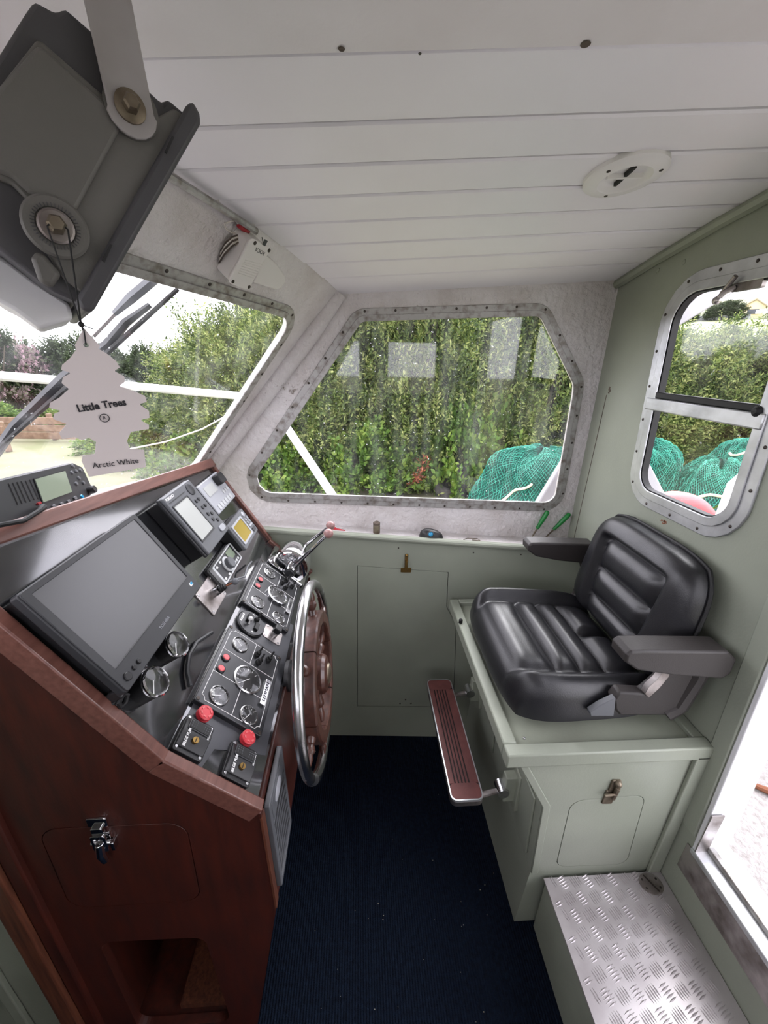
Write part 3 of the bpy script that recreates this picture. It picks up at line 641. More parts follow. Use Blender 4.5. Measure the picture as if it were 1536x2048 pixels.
for a, c, r in ((1.041, .286, .0058), (1.058, .286, .0058), (1.046, .262, .0058), (1.064, .262, .0058), (1.046, .240, .0058), (1.064, .234, .0058), (1.048, .220, .0058), (1.066, .210, .0058)): button(P1, a, c, r, h, 'plastic_dark', fu)
rbox(P1, 1.040, 1.072, .178, .195, h, h + .004, .007, 'power_key', 'plastic_lightgrey', fu, .001)

# ---- light grey instrument with knob
au = thing('autopilot_head', 'light grey autopilot control with small pale display and black knob', 'instrument', P1.p(1.25, .2, 0))
u0, u1, v0, v1, h = 1.160, 1.338, .203, .311, .02
rbox(P1, u0, u1, v0, v1, 0, h - .006, .004, 'housing', 'plastic_dark', au); rbox(P1, u0 + .002, u1 - .002, v0 + .002, v1 - .002, h - .006, h, .004, 'fascia', 'plastic_lightgrey', au)
MB().prism(rrect(1.183, 1.257, .262, .294, .002), h, h + .0015, P1).build('screen', G['screen_lcd'], au)
k = rbox(P1, 1.272, 1.316, .268, .304, h, h + .022, .008, 'knob', 'plastic_black', au); 
for i in range(6): rbox(P1, 1.186 + .0215 * i, 1.202 + .0215 * i, .212, .229, h, h + .002, .002, 'key', 'plastic_silver', au, .0006)
for i in range(3): rbox(P1, 1.275 + .019 * i, 1.288 + .019 * i, .240, .252, h, h + .002, .002, 'key', 'plastic_silver', au, .0006)
rbox(P1, u1, u1 + .018, .232, .262, .0, .013, .003, 'side_knob', 'plastic_black', au)

# ---- small plotter with yellow screen
ye = thing('fish_finder', 'small grey instrument with a yellowish screen near the throttle', 'instrument', P1.p(1.17, .09, 0))
u0, u1, v0, v1, h = 1.099, 1.251, .083, .174, .048
rbox(P1, u0 + .004, u1 - .004, v0 + .003, v1 - .003, 0, h - .01, .005, 'housing', 'plastic_black', ye); rbox(P1, u0, u1, v0, v1, h - .012, h, .006, 'fascia', 'plastic_grey', ye)
MB().ring(rrect(1.110, 1.203, .095, .163, .003), rrect(1.117, 1.196, .101, .157, .002), h, h + .003, P1).build('screen_bezel', G['plastic_lightgrey'], ye)
MB().prism(rrect(1.117, 1.196, .101, .157, 0), h - .001, h + .001, P1).build('screen', G['screen_yellow'], ye)
button(P1, 1.228, .158, .009, h, 'plastic_lightgrey', ye, 'cursor_pad')
for a in (1.219, 1.236):
    for c in (.140, .129): button(P1, a, c, .0045, h, 'plastic_lightgrey', ye)
rbox(P1, 1.214, 1.240, .113, .119, h, h + .002, .002, 'key', 'plastic_lightgrey', ye, .0006); rbox(P1, 1.216, 1.240, .092, .106, h, h + .002, .002, 'key', 'plastic_dark', ye, .0006)

# ---- car stereo
st = thing('marine_stereo', 'silver edged marine stereo with round dial on the dash', 'stereo', P1.p(1.02, .07, 0))
u0, u1, v0, v1, h = .942, 1.098, .070, .129, .022
rbox(P1, u0 - .006, u1 + .002, v0 - .004, v1 + .004, 0, h - .010, .005, 'housing', 'plastic_black', st)
MB().ring(rrect(u0, u1, v0, v1, .006), rrect(u0 + .010, u1 - .006, v0 + .004, v1 - .004, .004), h - .012, h + .001, P1).build('silver_rim', G['plastic_silver'], st, bevel=.001)
rbox(P1, u0 + .006, u1 - .004, v0 + .003, v1 - .003, h - .012, h - .001, .004, 'fascia', 'plastic_dark', st, .001)
dial = MB().lathe([(.023, h - .001), (.023, h + .002), (.019, h + .003)], P1.at(1.013, .098), 24).build('dial_ring', G['plastic_silver'], st)
MB().lathe([(.0165, h), (.0165, h + .014), (.014, h + .016), (.0001, h + .016)], P1.at(1.013, .098), 24).build('dial', G['plastic_grey'], st)
MB().prism(rrect(1.040, 1.080, .094, .122, .002), h - .001, h + .0005, P1).build('screen', G['screen_green'], st)
for i in range(3): rbox(P1, 1.044 + .014 * i, 1.053 + .014 * i, .078, .085, h - .001, h + .002, .001, 'key', 'plastic_silver', st, .0005)
for a, c in ((.962, .118), (.960, .080), (.990, .119), (.988, .078)): rbox(P1, a - .005, a + .005, c - .003, c + .003, h - .001, h + .001, .001, 'key', 'print_white', st, .0003)

# ---- joystick plate
jo = thing('jog_lever', 'small joystick lever with black boot on a square steel plate', 'lever', P1.p(.9, .08, 0))
rbox(P1, .848, .946, .047, .117, 0, .004, .005, 'plate', 'steel_worn', jo, .0008)
for a, c in ((.855, .054), (.939, .054), (.855, .110), (.939, .110)): button(P1, a, c, .0035, .004, 'steel', jo, 'screw', .0015)
q = P1.uv(426, 1186, .004); jf = P1.at(q[0], q[1], .004); tip = at(470, 1163, .905); q0 = jf.p(0, 0, .02); tip = q0 + unit(onpl(470, 1163, P1.p(0, 0, .062), P1.n) - q0) * np.linalg.norm(onpl(470, 1163, P1.p(0, 0, .062), P1.n) - q0)
MB().lathe([(.0125, 0), (.0125, .012), (.0115, .016), (.0115, .022)], jf, 18).build('collar', G['steel'], jo)
d = tip - q0; MB().tube([q0 + d * t for t in (0, .08, .12, .2, .24, .32, .36, .44)], [.0105, .0105, .009, .0098, .0078, .0085, .0065, .005], 12).build('boot', G['rubber'], jo)
MB().tube([q0 + d * .4, tip], .0025, 8).build('stem', G['rust'], jo); b = MB(); b.sphere(tuple(tip), .009); b.build('ball', G['plastic_grey'], jo)

# ---- two round chrome-ringed gauges
def cup(px, r, label, seedv):
    h = .036; q = P1.uv(*px, h); f = P1.at(q[0], q[1])
    t = thing('round_gauge', label, 'gauge', f.p(0, 0, 0), 'cup gauges beneath the monitor')
    MB().lathe([(r * .98, 0), (r * .98, h - .0085)], f, 28).build('body', G['plastic_black'], t)
    MB().lathe([(r, h - .005), (r * 1.06, h - .003), (r * 1.06, h), (r * .97, h + .0025), (r * .93, h), (r * .93, h - .009), (r * .98, h - .009), (r, h - .005)], f, 32, False).build('chrome_ring', G['chrome'], t)
    MB().lathe([(r * .94, h - .008), (.0001, h - .0078)], f, 28).build('dial', G['gauge_face'], t)
    d = MB(); d.bb(-.001, .001, -.004, r * .75, h - .0075, h - .0065, f.rot(2.2)); d.build('needle', G['print_white'], t)
    MB().lathe([(r * .94, h - .003), (r * .6, h - .0015), (.0001, h - .001)], f, 28).build('glass', G['gauge_glass'], t)
cup((357, 1287), .0255, 'chrome ringed round gauge under the maker name on the monitor', 1)
cup((313, 1362), .0262, 'chrome ringed round gauge beneath the monitor buttons, by its cable plug', 2)

# ---- engine instrument panels
def epanel(u0, u1, label, tach_chrome, reds, toggles, logo):
    v0, v1 = .037, .199; h = .012
    t = thing('engine_panel', label, 'gauge panel', P2.p((u0 + u1) / 2, v0, 0))
    body = MB().prism(rrect(u0, u1, v0, v1, .003), 0, h, P2).build('panel', G['panel_black'], t, bevel=.0015)
    # printed border and dividing lines
    b = MB(); e = .009; w = .0011; hh0, hh1 = h, h + .0005
    for a0, a1, c0, c1 in ((u0 + e + .01, u1 - e - .01, v0 + e, v0 + e + w), (u0 + e + .01, u1 - e - .01, v1 - e - w, v1 - e), (u0 + e, u0 + e + w, v0 + e + .01, v1 - e - .01), (u1 - e - w, u1 - e, v0 + e + .01, v1 - e - .01)): b.bb(a0, a1, c0, c1, hh0, hh1, P2)
    um = u0 + (u1 - u0) * .36; un = u0 + (u1 - u0) * .66; vm = v0 + (v1 - v0) * .5
    b.bb(um, um + w, v0 + e, v1 - e, hh0, hh1, P2); b.bb(un, un + w, v0 + e, v1 - e, hh0, hh1, P2)
    b.bb(u0 + e, um, vm - .004, vm - .004 + w, hh0, hh1, P2); b.bb(un, u1 - e, vm - .004, vm - .004 + w, hh0, hh1, P2)
    for sa, sc_ in ((0, 0), (1, 0), (0, 1), (1, 1)):
        cx = u0 + e if sa == 0 else u1 - e; cy = v0 + e if sc_ == 0 else v1 - e; pts = []
        for k in range(7): th = (PI / 2) * k / 6; pts.append(P2.p(cx + (.01 * math.sin(th)) * (1 if sa == 0 else -1), cy + (.01 * math.cos(th)) * (1 if sc_ == 0 else -1), h + .0003))
        b.tube(pts, .0006, 4)
    b.build('printed_lines', G['print_white'], t, smooth=0)
    for a, c in ((u0 + .006, v0 + .006), (u1 - .006, v0 + .006), (u0 + .006, v1 - .006), (u1 - .006, v1 - .006)): button(P2, a, c, .004, h, 'screw', t, 'screw', .0015)
    w_ = u1 - u0
    def gauge(a, c, r, chrome, ang):
        f = P2.at(a, c, h); hh = .009 if chrome else .003
        g = MB().lathe([(r * 1.08, 0), (r * 1.08, hh), (r * .98, hh + .001), (r * .96, hh - .002), (r * .96, .0005)], f, 28).build('gauge', G['chrome' if chrome else 'steel'], t)
        MB().lathe([(r * .97, .0008), (.0001, .001)], f, 28).build('dial', G['gauge_face'], g)
        d = MB(); d.prism([(-.0008, -r * .2), (.0008, -r * .2), (.0004, r * .8), (-.0004, r * .8)], .0012, .0018, f.rot(ang)); d.build('needle', G['print_white'], g)
        d = MB()
        for k in range(11): th = -2.2 + 4.4 * k / 10; ff = f.rot(th); d.bb(-.0005, .0005, r * .72, r * .88, .0011, .0014, ff)
        d.build('scale_marks', G['print_white'], g, smooth=0)
        MB().lathe([(r * .96, hh - .0018), (r * .6, hh - .0006), (.0001, hh - .0002)], f, 28).build('glass', G['gauge_glass'], g)
    gauge(u0 + w_ * .43 + .01, v0 + .07, .0335, tach_chrome, .9)
    gauge(u0 + w_ * .82, v0 + .118, .0205, False, -.6); gauge(u0 + w_ * .15, v0 + .118, .021, False, .5); gauge(u0 + w_ * .10 + .006, v0 + .042, .0205, False, 1.1)
    for a in (u0 + w_ * .415, u0 + w_ * .565):
        MB().lathe([(.0105, h - .001), (.0105, h + .003), (.009, h + .004)], P2.at(a, v0 + .138), 18).build('button_collar', G['panel_black'], t); button(P2, a, v0 + .138, .0085, h + .002, 'red_button', t, 'warning_light', .003)
    for a, c in toggles:
        f = P2.at(u0 + w_ * a, v0 + c, h); MB().lathe([(.008, 0), (.0075, .004), (.006, .006), (.006, .011), (.003, .014)], f, 10).build('switch_boot', G['rubber'], t); MB().tube([f.p(0, 0, .01), f.p(.006, .002, .026)], [.003, .0022], 8).build('toggle', G['rubber'], t)
    lf = P2.at(u0 + w_ * .44, v0 + .020, h); MB().prism(rrect(-.036, .036, -.007, .007, .001), 0, .006, lf).build('nameplate', G['steel'], t, bevel=.0008); text('lettering', logo, lf.at(0, 0, .006), .011, G['print_dark'], t, sx=1.25)
    return t
tg = ((.83, .068), (.75, .058), (.86, .035))
epanel(.962, 1.207, 'black engine gauge panel nearest the chrome throttle, with chrome ringed tachometer', True, True, ((.80, .066), (.74, .05), (.86, .03), (.90, .055)), 'Lehman')
epanel(.622, .858, 'black engine gauge panel beside the bilge pump switches', False, True, tg, 'LEHMAN')

# ---- round thruster control between the panels
bt = thing('thruster_control', 'round black thruster control with toggle and joystick between the gauge panels', 'control', P2.p(.905, .15, 0))
q = P2.uv(503, 1246, .01); f = P2.at(q[0], q[1])
MB().lathe([(.042, 0), (.042, .008), (.039, .011), (.0001, .011)], f, 32).build('disc', G['panel_black'], bt)
b = MB()
for k in range(5): b.bb(-.016 + .0065 * k, -.0115 + .0065 * k, .027, .0325, .011, .0114, f)
b.build('printed_marks', G['print_white'], bt, smooth=0)
MB().bb(-.004, .022, .004, .018, .011, .019, f).build('rocker', G['rubber'], bt, bevel=.001); MB().bb(-.018, .008, -.022, -.010, .011, .017, f).build('rocker', G['rubber'], bt, bevel=.001)
b = MB(); b.sphere((-.008, .012, .026), .006, fr=f); b.tube([f.p(-.01, .006, .011), f.p(-.008, .012, .024)], .0025); b.build('joystick', G['print_white'], bt)
MB().lathe([(.008, .011), (.006, .018), (.003, .02)], f.at(.02, -.010), 10).build('switch_boot', G['rubber'], bt); MB().tube([f.p(.02, -.01, .016), f.p(.028, -.008, .034)], .003, 8).build('toggle', G['rubber'], bt)
for a, c in ((.03, .004), (-.03, -.01)): button(f, a, c, .003, .011, 'print_white', bt, 'lamp', .002)
# ---- knob on steel plate
kp = thing('control_knob', 'black square topped knob on a small steel plate', 'knob', P2.p(.905, .07, 0))
q = [P2.uv(*p, .003) for p in ((522, 1272), (531, 1245), (568.7, 1269.7), (560, 1289))]; kc = np.mean(q, axis=0); f = P2.at(*kc)
MB().prism(rrect(-.026, .026, -.029, .029, .007), 0, .003, f).build('plate', G['steel_worn'], kp, bevel=.0007)
for a, c in ((-.019, -.022), (.019, -.022), (-.019, .022), (.019, .022)): button(f, a, c, .0032, .003, 'steel', kp, 'screw', .0015)
MB().lathe([(.012, .003), (.012, .018)], f, 18).build('collar', G['steel'], kp); MB().prism(rrect(-.0105, .0105, -.0105, .0105, .003), .018, .032, f).build('knob', G['plastic_black'], kp, bevel=.002)
# ---- bilge pump switches
def bilge(qs, rk, label):
    Q = [P2.uv(*p, .012) for p in qs]; c = np.mean(Q, axis=0); f = P2.at(*c); w = .072; d = .060
    t = thing('bilge_pump_switch', label, 'switch', f.p(0, 0, 0), 'bilge pump switches on the dash end')
    MB().prism(rrect(-w / 2, w / 2, -d / 2, d / 2, .005), 0, .010, f).build('base', G['plastic_black'], t, bevel=.001)
    b = MB(); n = 10
    P = [(-w / 2 + .008 + (w - .016) * k / n, .010 + .009 * math.sin(PI * (k / n) * .85 + .25)) for k in range(n + 1)]; P = [(P[0][0], .009)] + P + [(P[-1][0], .009)]
    ff = Fr(f.p(0, -d / 2 + .002, 0), f.u, f.n); b.prism(P, -(d - .004), 0, ff); b.build('cover', G['plastic_black'], t, bevel=.001)
    MB().prism(rrect(.003, .024, -.022, .022, .002), .018, .0205, f).build('rocker_frame', G['plastic_dark'], t, bevel=.0006)
    b = MB(); ff = f.at(0.0135, 0, .0195); b.prism(rrect(-.0085, .0085, -.020, .020, .001), 0, .002, ff); b.build('rocker', G['rubber'], t, bevel=.0006)
    b = MB()
    for i in range(3):
        for j in range(3): b.sphere((.009 + .0045 * i, .008 + .0045 * j, .0215), .0009, 6, 4, fr=f); b.sphere((.009 + .0045 * i, -.017 + .0045 * j, .0215), .0009, 6, 4, fr=f)
    b.build('rocker_dots', G['plastic_grey'], t)
    text('lettering', 'BILGE PUMP', f.at(-.012, .016, .0198), .0072, G['print_white'], t, bold=.00015)
    MB().lathe([(.006, .017), (.006, .0215), (.0001, .0215)], f.at(-.012, -.001), 14).build('fuse_cap', G['brass'], t); MB().bb(-.004, .004, -.0007, .0007, .0215, .0222, f.at(-.012, -.001)).build('slot', G['black_gap'], t)
    text('lettering', 'attwood', f.at(.010, -.0215, .0192), .0068, G['print_white'], t, sx=.95)
    for a, c2 in ((-w / 2 + .006, -d / 2 + .006), (w / 2 - .006, -d / 2 + .006), (-w / 2 + .006, d / 2 - .006), (w / 2 - .006, d / 2 - .006)): button(f, a, c2, .003, .010, 'steel', t, 'screw', .0015)
    q = P2.uv(*rk, .02); kf = P2.at(*q); MB().lathe([(.009, 0), (.009, .010)], kf, 14).build('knob_stem', G['plastic_black'], t)
    kn = MB().lathe([(.0125, .008), (.0155, .009), (.0155, .013), (.013, .0137), (.013, .0143), (.0155, .015), (.0155, .019), (.0135, .0205), (.0001, .0207)], kf, 24).build('knob', G['red_plastic'], t)
    b = MB()
    for k in range(6): th = 2 * PI * k / 6; g = kf.rot(th); b.bb(.0085, .0115, -.003, .003, .0200, .0217, g)
    b.build('knob_ribs', G['red_paint'], kn)
bilge(((343.8, 1495), (377.7, 1426), (429.7, 1451), (406, 1526.5)), (412.8, 1424), 'black bilge pump switch with red knob nearer the monitor cable')
bilge(((444, 1547), (468.8, 1478), (517, 1500), (497.4, 1578.5)), (498.8, 1473), 'black bilge pump switch with red knob at the dash corner above the grille')

# ---- chrome twin-lever throttle
th = thing('throttle', 'chrome twin lever engine throttle with pinkish ball knobs', 'throttle', P2.p(1.29, .09, 0))
f = P2.at(1.292, .098)
b = MB(); b.prism(rrect(-.062, .062, -.078, .078, .012), 0, .010, f); b.build('base', G['chrome'], th, bevel=.003)
ax = Fr(f.p(-.055, 0, .03), f.v, f.n)       # lathe axis along +u
R_ = .066
b = MB(); prof = [(.04, 0), (.058, .004), (.064, .014), (R_, .03), (R_, .08), (.064, .096), (.058, .106), (.04, .110)]; b.lathe(prof, ax, 40); b.build('drum', G['chrome'], th)
b = MB(); b.lathe([(.018, -.030), (.021, -.026), (.021, .004)], ax, 20); b.build('hub', G['chrome'], th)
b = MB(); b.lathe([(.011, -.0325), (.014, -.030)], ax, 20); b.build('hub_cap', G['plastic_dark'], th)
b = MB(); b.lathe([(.018, .138), (.021, .134), (.021, .106)], ax, 20); b.build('hub', G['chrome'], th)
hub1 = ax.p(0, 0, -.013); hub2 = ax.p(0, 0, .121)
bl1 = onpl(657, 1067, A(0, hub1[1] + .0, 0), A(0, 1, 0)); bl2 = onpl(661, 1051, A(0, hub2[1] - .03, 0), A(0, 1, 0))
for hb, ball in ((hub1, bl1), (hub2, bl2)):
    lv = MB().tube([hb, hb + (ball - hb) * .3, hb + (ball - hb) * .75, ball], [.0085, .0075, .006, .005], 12).build('lever', G['chrome'], th)
    b = MB(); b.sphere(tuple(ball), .0165); b.build('ball_knob', G['knob_pink'], lv)

# ---- steering wheel
WC = A(-.114, .835, .818); WR = .233
wt = thing('steering_wheel', 'wooden spoked steering wheel with polished steel outer rim', 'wheel', WC)
wn_ = A(math.cos(.07), -.024, math.sin(.07)); wf = axis_frame(WC, wn_)
MB().tube([wf.p(WR * math.cos(t), WR * math.sin(t)) for t in np.linspace(0, 2 * PI, 73)[:-1]], .0125, 14, closed=True).build('rim', G['steel'], wt)
b = MB(); 
def ringprof(r0, r1, h0, h1, fr, seg=60): return MB().lathe([(r0, h0), (r0, h1 - .004), (r0 + .004, h1), (r1 - .004, h1), (r1, h1 - .004), (r1, h0 + .004), (r1 - .004, h0), (r0 + .004, h0), (r0, h0 + .004)], fr, seg)
for k in range(6):                             # six felloe segments
    t0, t1 = 2 * PI * k / 6 + .01, 2 * PI * (k + 1) / 6 - .01; b = MB(); prof = [(.128, -.016), (.128, .02), (.132, .024), (.158, .024), (.163, .02), (.163, -.012), (.158, -.016)]; n = len(prof); P = []
    for j in range(11):
        t = t0 + (t1 - t0) * j / 10
        P += [wf.p(r * math.cos(t), r * math.sin(t), h) for r, h in prof]
    b.add(P, [tuple(range(n)), tuple(range(11 * n - 1, 10 * n - 1, -1))] + [(j * n + i, j * n + (i + 1) % n, (j + 1) * n + (i + 1) % n, (j + 1) * n + i) for j in range(10) for i in range(n)]); b.build('felloe', G['wheel_wood'], wt)
spoke = [(.008, .035), (.011, .05), (.009, .06), (.013, .075), (.013, .085), (.008, .092), (.012, .105), (.012, .17), (.009, .175), (.013, .185), (.0135, .192), (.009, .199), (.0105, .206), (.007, .222), (.005, .232)]
for k in range(6):
    t = 2 * PI * k / 6 + .26; d = wf.u * math.cos(t) + wf.v * math.sin(t); sf_ = axis_frame(wf.p(0, 0, .002), d); MB().lathe(spoke, sf_, 12).build('spoke', G['wheel_wood'], wt)
MB().lathe([(.045, -.016), (.05, -.01), (.05, .02), (.044, .028), (.03, .032), (.0001, .032)], wf, 32).build('hub', G['wheel_wood'], wt)
MB().lathe([(.026, .032), (.024, .036), (.012, .04), (.0001, .041)], wf, 24).build('hub_plate', G['latch_worn'], wt)
MB().lathe([(.02, -.075), (.02, -.014)], wf, 18).build('shaft', G['steel_worn'], wt)
MB().lathe([(.04, -.076), (.04, -.066), (.03, -.058)], wf, 18).build('shaft_flange', G['plastic_black'], wt)

# ---- heater grille on the aft face
gv = thing('heater_grille', 'grey slatted heater vent grille on the aft face of the console', 'vent', (-.176, .58, .54))
GF = Fr((-.1785, .525, .545), (0, 1, 0), A(-.006, 0, .29))
MB().ring(rrect(-.006, .125, -.01, .25, .006), rrect(.006, .113, .004, .195, .006), 0, .012, GF).build('frame', G['plastic_grey'], gv, bevel=.002)
MB().prism(rrect(.006, .113, .004, .195, 0), 0, .0095, GF).build('back', G['black_gap'], gv)
MB().prism(rrect(.004, .115, .196, .242, .004), .010, .0135, GF).build('header', G['plastic_grey'], gv, bevel=.001)
MB().prism([(a * 1.6, c) for a, c in circ(.016, 20)], .013, .0155, GF.at(.05, .219)).build('badge', G['plastic_lightgrey'], gv, bevel=.0008)
for i in range(8):
    c0 = .014 + .0235 * i; pts = [(.006 + .107 * k / 8, c0 + .008 * math.sin(PI * k / 8) - .0035) for k in range(9)] + [(.006 + .107 * k / 8, c0 + .008 * math.sin(PI * k / 8) + .0035) for k in range(8, -1, -1)]; MB().prism(pts, .009, .0118, GF).build('slat', G['plastic_grey'], gv, bevel=.0006)

# ================================================================== SEAT LOCKER, STEP, FOOTREST
Y0L, Y1L = .66, 1.30
lk = thing('seat_locker', 'grey green painted seat locker carrying the black helm seat', 'locker', (.66, Y0L, 0))
LKF = Fr((0, Y0L, 0), (1, 0, 0), A(0, 0, 1))          # end face, normal towards the cabin
lp = [(.372, .712), (.468, .532), (.482, .25), (.470, 0), (.862, 0), (.862, .712)]
ldoor = round_poly([(LKF.uv(1112, 1733)), (LKF.uv(1252, 1728)), (LKF.uv(1291, 1590)), (LKF.uv(1143, 1602))], [.03, .03, .03, .035])
b = MB().plate([[LKF.p(*p) for p in lp], [LKF.p(*p) for p in offset_poly(ldoor, .0018)]], A(0, .016, 0)); b.build('end_panel', G['green_paint'], lk, smooth=0)
MB().plate([[LKF.p(a, c, -.010) for a, c in offset_poly(ldoor, .02)]], A(0, .004, 0)).build('door_rebate', G['black_gap'], lk, smooth=0)
ld = MB().plate([[LKF.p(*p, .0004) for p in ldoor]], A(0, .010, 0)).build('locker_door', G['green_paint'], lk, smooth=0, bevel=.001)
b = MB()
for i in range(3):
    a, c = lp[i], lp[i + 1]; b.plate([[A(a[0], Y0L + .016, a[1]), A(a[0], Y1L, a[1]), A(c[0], Y1L, c[1]), A(c[0], Y0L + .016, c[1])]], A(.014, 0, 0))
b.build('front_panel', G['green_paint'], lk, smooth=0)
fr1 = Fr(A(lp[1][0], 0, lp[1][1]), (0, 1, 0), A(lp[1][0] - lp[2][0], 0, lp[1][1] - lp[2][1]))    # lower front, normal to console
if fr1.n[0] > 0: fr1 = Fr(A(lp[1][0], 0, lp[1][1]), (0, -1, 0), A(lp[1][0] - lp[2][0], 0, lp[1][1] - lp[2][1]))
sg = 1 if fr1.u[1] > 0 else -1
b = MB()
for ya, yb2 in ((.69, .96), (1.0, 1.27)):
    q = sorted((sg * ya, sg * yb2)); b.prism(rrect(q[0], q[1], -.255, -.02, .004), 0, .006, fr1)
b.build('front_battens', G['green_paint'], lk, bevel=.002)
# edge battens
b = MB(); b.prism([(.468, .532), (.482, .25), (.502, .25), (.488, .535), (.392, .712), (.372, .712)], 0, .006, LKF); b.build('edge_batten', G['green_paint'], lk, bevel=.002)
b = MB(); b.bb(.828, .862, .0, .70, 0, .012, LKF); b.build('edge_batten', G['green_paint'], lk, bevel=.003)
MB().plate([[A(.372, Y0L, .715), A(.862, Y0L, .715), A(.862, Y1L, .715), A(.372, Y1L, .715)]], A(0, 0, -.012)).build('lid', G['green_dirty'], lk, smooth=0)
b = MB(); b.bb(.348, .864, Y0L - .012, Y0L + .022, .69, .731); b.build('rim', G['green_paint'], lk, bevel=.004)
b = MB(); b.bb(.348, .382, Y0L + .022, Y1L + .003, .69, .731); b.build('rim', G['green_paint'], lk, bevel=.004)
b = MB(); b.bb(.382, .864, Y1L - .022, Y1L + .003, .69, .731); b.build('rim', G['green_paint'], lk, bevel=.004)
b = MB(); b.bb(.835, .864, Y0L + .022, Y0L + .10, .70, .727); b.build('rim', G['green_paint'], lk, bevel=.003)
q = LKF.uv(1220, 1585); f = LKF.at(q[0], q[1]).rot(-.06)
b = MB(); b.prism(rrect(-.014, .014, -.038, .012, .003), 0, .004, f); b.prism(rrect(-.010, .014, .010, .05, .003), 0, .005, f); b.tube([f.p(-.024, .006, .012), f.p(.006, .012, .012)], .004); b.tube([f.p(.006, -.01, .008), f.p(.004, .035, .012)], .006); b.sphere((.004, .044, .008), .009, fr=f); b.build('catch', G['latch_worn'], ld, bevel=.0008)
MB().lathe([(.007, 0), (.007, .012), (.003, .016)], axis_frame(A(.356, 1.155, .731), (0, 0, 1)), 12).build('rubber_stop', G['rubber'], lk)
MB().lathe([(.004, 0), (.003, .003), (.0001, .004)], axis_frame(onz(1048, 1477, .731), (0, 0, 1)), 8).build('screw', G['steel'], lk)

stp = thing('step_box', 'aluminium chequer plate step below the aft doorway', 'step', (.69, .2, 0))
ya, yb_ = -.35, .648
b = MB(); b.bb(.524, .862, ya, yb_, 0, .228); b.build('riser', G['green_dirty'], stp, bevel=.003)
tp = MB(); tp.bb(.518, .864, ya, yb_ + .003, .229, .235); tread = tp.build('tread_plate', G['chequer'], stp, bevel=.001)
def bars():
    b = MB(); n = 0; P = .036
    for i in range(10):
        for j in range(29):
            cx = .518 + .016 + P * i; cy = ya + .016 + P * j
            if cx > .855 or cy > yb_ - .01: continue
            ang = .35 + (PI / 2 if (i + j) % 2 else 0); d = A(math.cos(ang), math.sin(ang)); nn = A(-d[1], d[0])
            for k in range(-2, 3):
                c = A(cx, cy) + nn * k * .0062; L = .0165 - abs(k) * .0012; w = .0025
                if c[0] - L < .519 or c[0] + L > .863: continue
                P3 = [c - d * L, c + nn * w, c + d * L, c - nn * w]; V = [A(p[0], p[1], .2349) for p in P3] + [A(*(c - d * L * .5), .2369), A(*(c + d * L * .5), .2369)]
                b.add(V, [(0, 3, 5, 4), (1, 0, 4), (2, 1, 4, 5), (3, 2, 5)])
    return b.build('chequer_pattern', G['chequer'], stp, smooth=0, fixn=False)
o = bars(); o['kind'] = 'stuff'
hx = onz(1302, 1768, .2355); f = axis_frame(hx, (0, 0, 1)); b = MB(); b.prism([(a * 1.0, c * .8) for a, c in circ(.032, 24)], 0, .0025, f); rp_ = b.build('lifting_ring_plate', G['steel_worn'], stp, bevel=.0006)
b = MB(); b.bb(-.0015, .0015, -.022, .022, .0025, .005, f.rot(.5)); b.build('hinge_line', G['screw'], rp_)
for a in (-.02, .02):
    for c in (-.01, .01): button(f, a, c, .003, .0025, 'screw', rp_, 'screw', .001)

zf = .42
ft = thing('footrest', 'folding footrest with brown ribbed pad and steel brackets', 'footrest', (.31, .76, zf - .03))
c4 = [onz(*p, zf) for p in ((853, 1358), (902, 1354), (968, 1590), (900, 1612))]
x0, x1, y0, y1 = .262, .358, .752, 1.212
FF = Fr((0, 0, zf), (1, 0, 0), A(0, 1, 0))
MB().prism(rrect(x0, x1, y0, y1, .018), -.026, -.004, FF).build('board', G['steel_worn'], ft, bevel=.003)
MB().ring(rrect(x0, x1, y0, y1, .018), rrect(x0 + .0035, x1 - .0035, y0 + .0035, y1 - .0035, .015), -.006, .001, FF).build('edging', G['window_alu_clean'], ft)
MB().prism(rrect(x0 + .003, x1 - .003, y0 + .003, y1 - .003, .015), -.005, -.001, FF).build('pad', G['footpad_groove'], ft, smooth=0)
gx = [x0 + .022 + .0105 * k for k in range(6)]
ribs = [(x0 + .003, gx[0] - .0022)] + [(gx[k] + .0022, gx[k + 1] - .0022) for k in range(4)] + [(gx[4] + .0022, x1 - .003)]
for a, c in ribs: MB().bb(a, c, y0 + .05, y1 - .05, -.002, .001, FF).build('rib', G['footpad'], ft, bevel=.0008)
for a, c in ((y0 + .004, y0 + .0505), (y1 - .0505, y1 - .004)): MB().prism(rrect(x0 + .004, x1 - .004, a, c, .012), -.002, .001, FF).build('pad_end', G['footpad'], ft, bevel=.0008)
for yb2 in (y0 + .035, y1 - .05):
    b = MB(); b.tube([A(x1 - .05, yb2 - .005, zf - .03), A(x1 + .01, yb2, zf - .03), A(x1 + .06, yb2 + .005, zf - .022)], [.009, .009, .008], 10); b.build('arm', G['steel_worn'], ft)
    b = MB(); hf = axis_frame(A(x1 + .065, yb2 - .014, zf - .015), (0, 1, 0)); b.lathe([(.0001, 0), (.017, 0), (.017, .038), (.0001, .038)], hf, 18); b.build('hinge_barrel', G['steel'], ft)
    xw = .472; b = MB(); b.bb(x1 + .07, xw + .012, yb2 - .006, yb2 + .022, zf - .06, zf + .04); b.bb(xw - .012, xw + .006, yb2 - .02, yb2 + .03, zf - .085, zf + .06); b.build('mounting_block', G['green_dirty'], ft, bevel=.003)

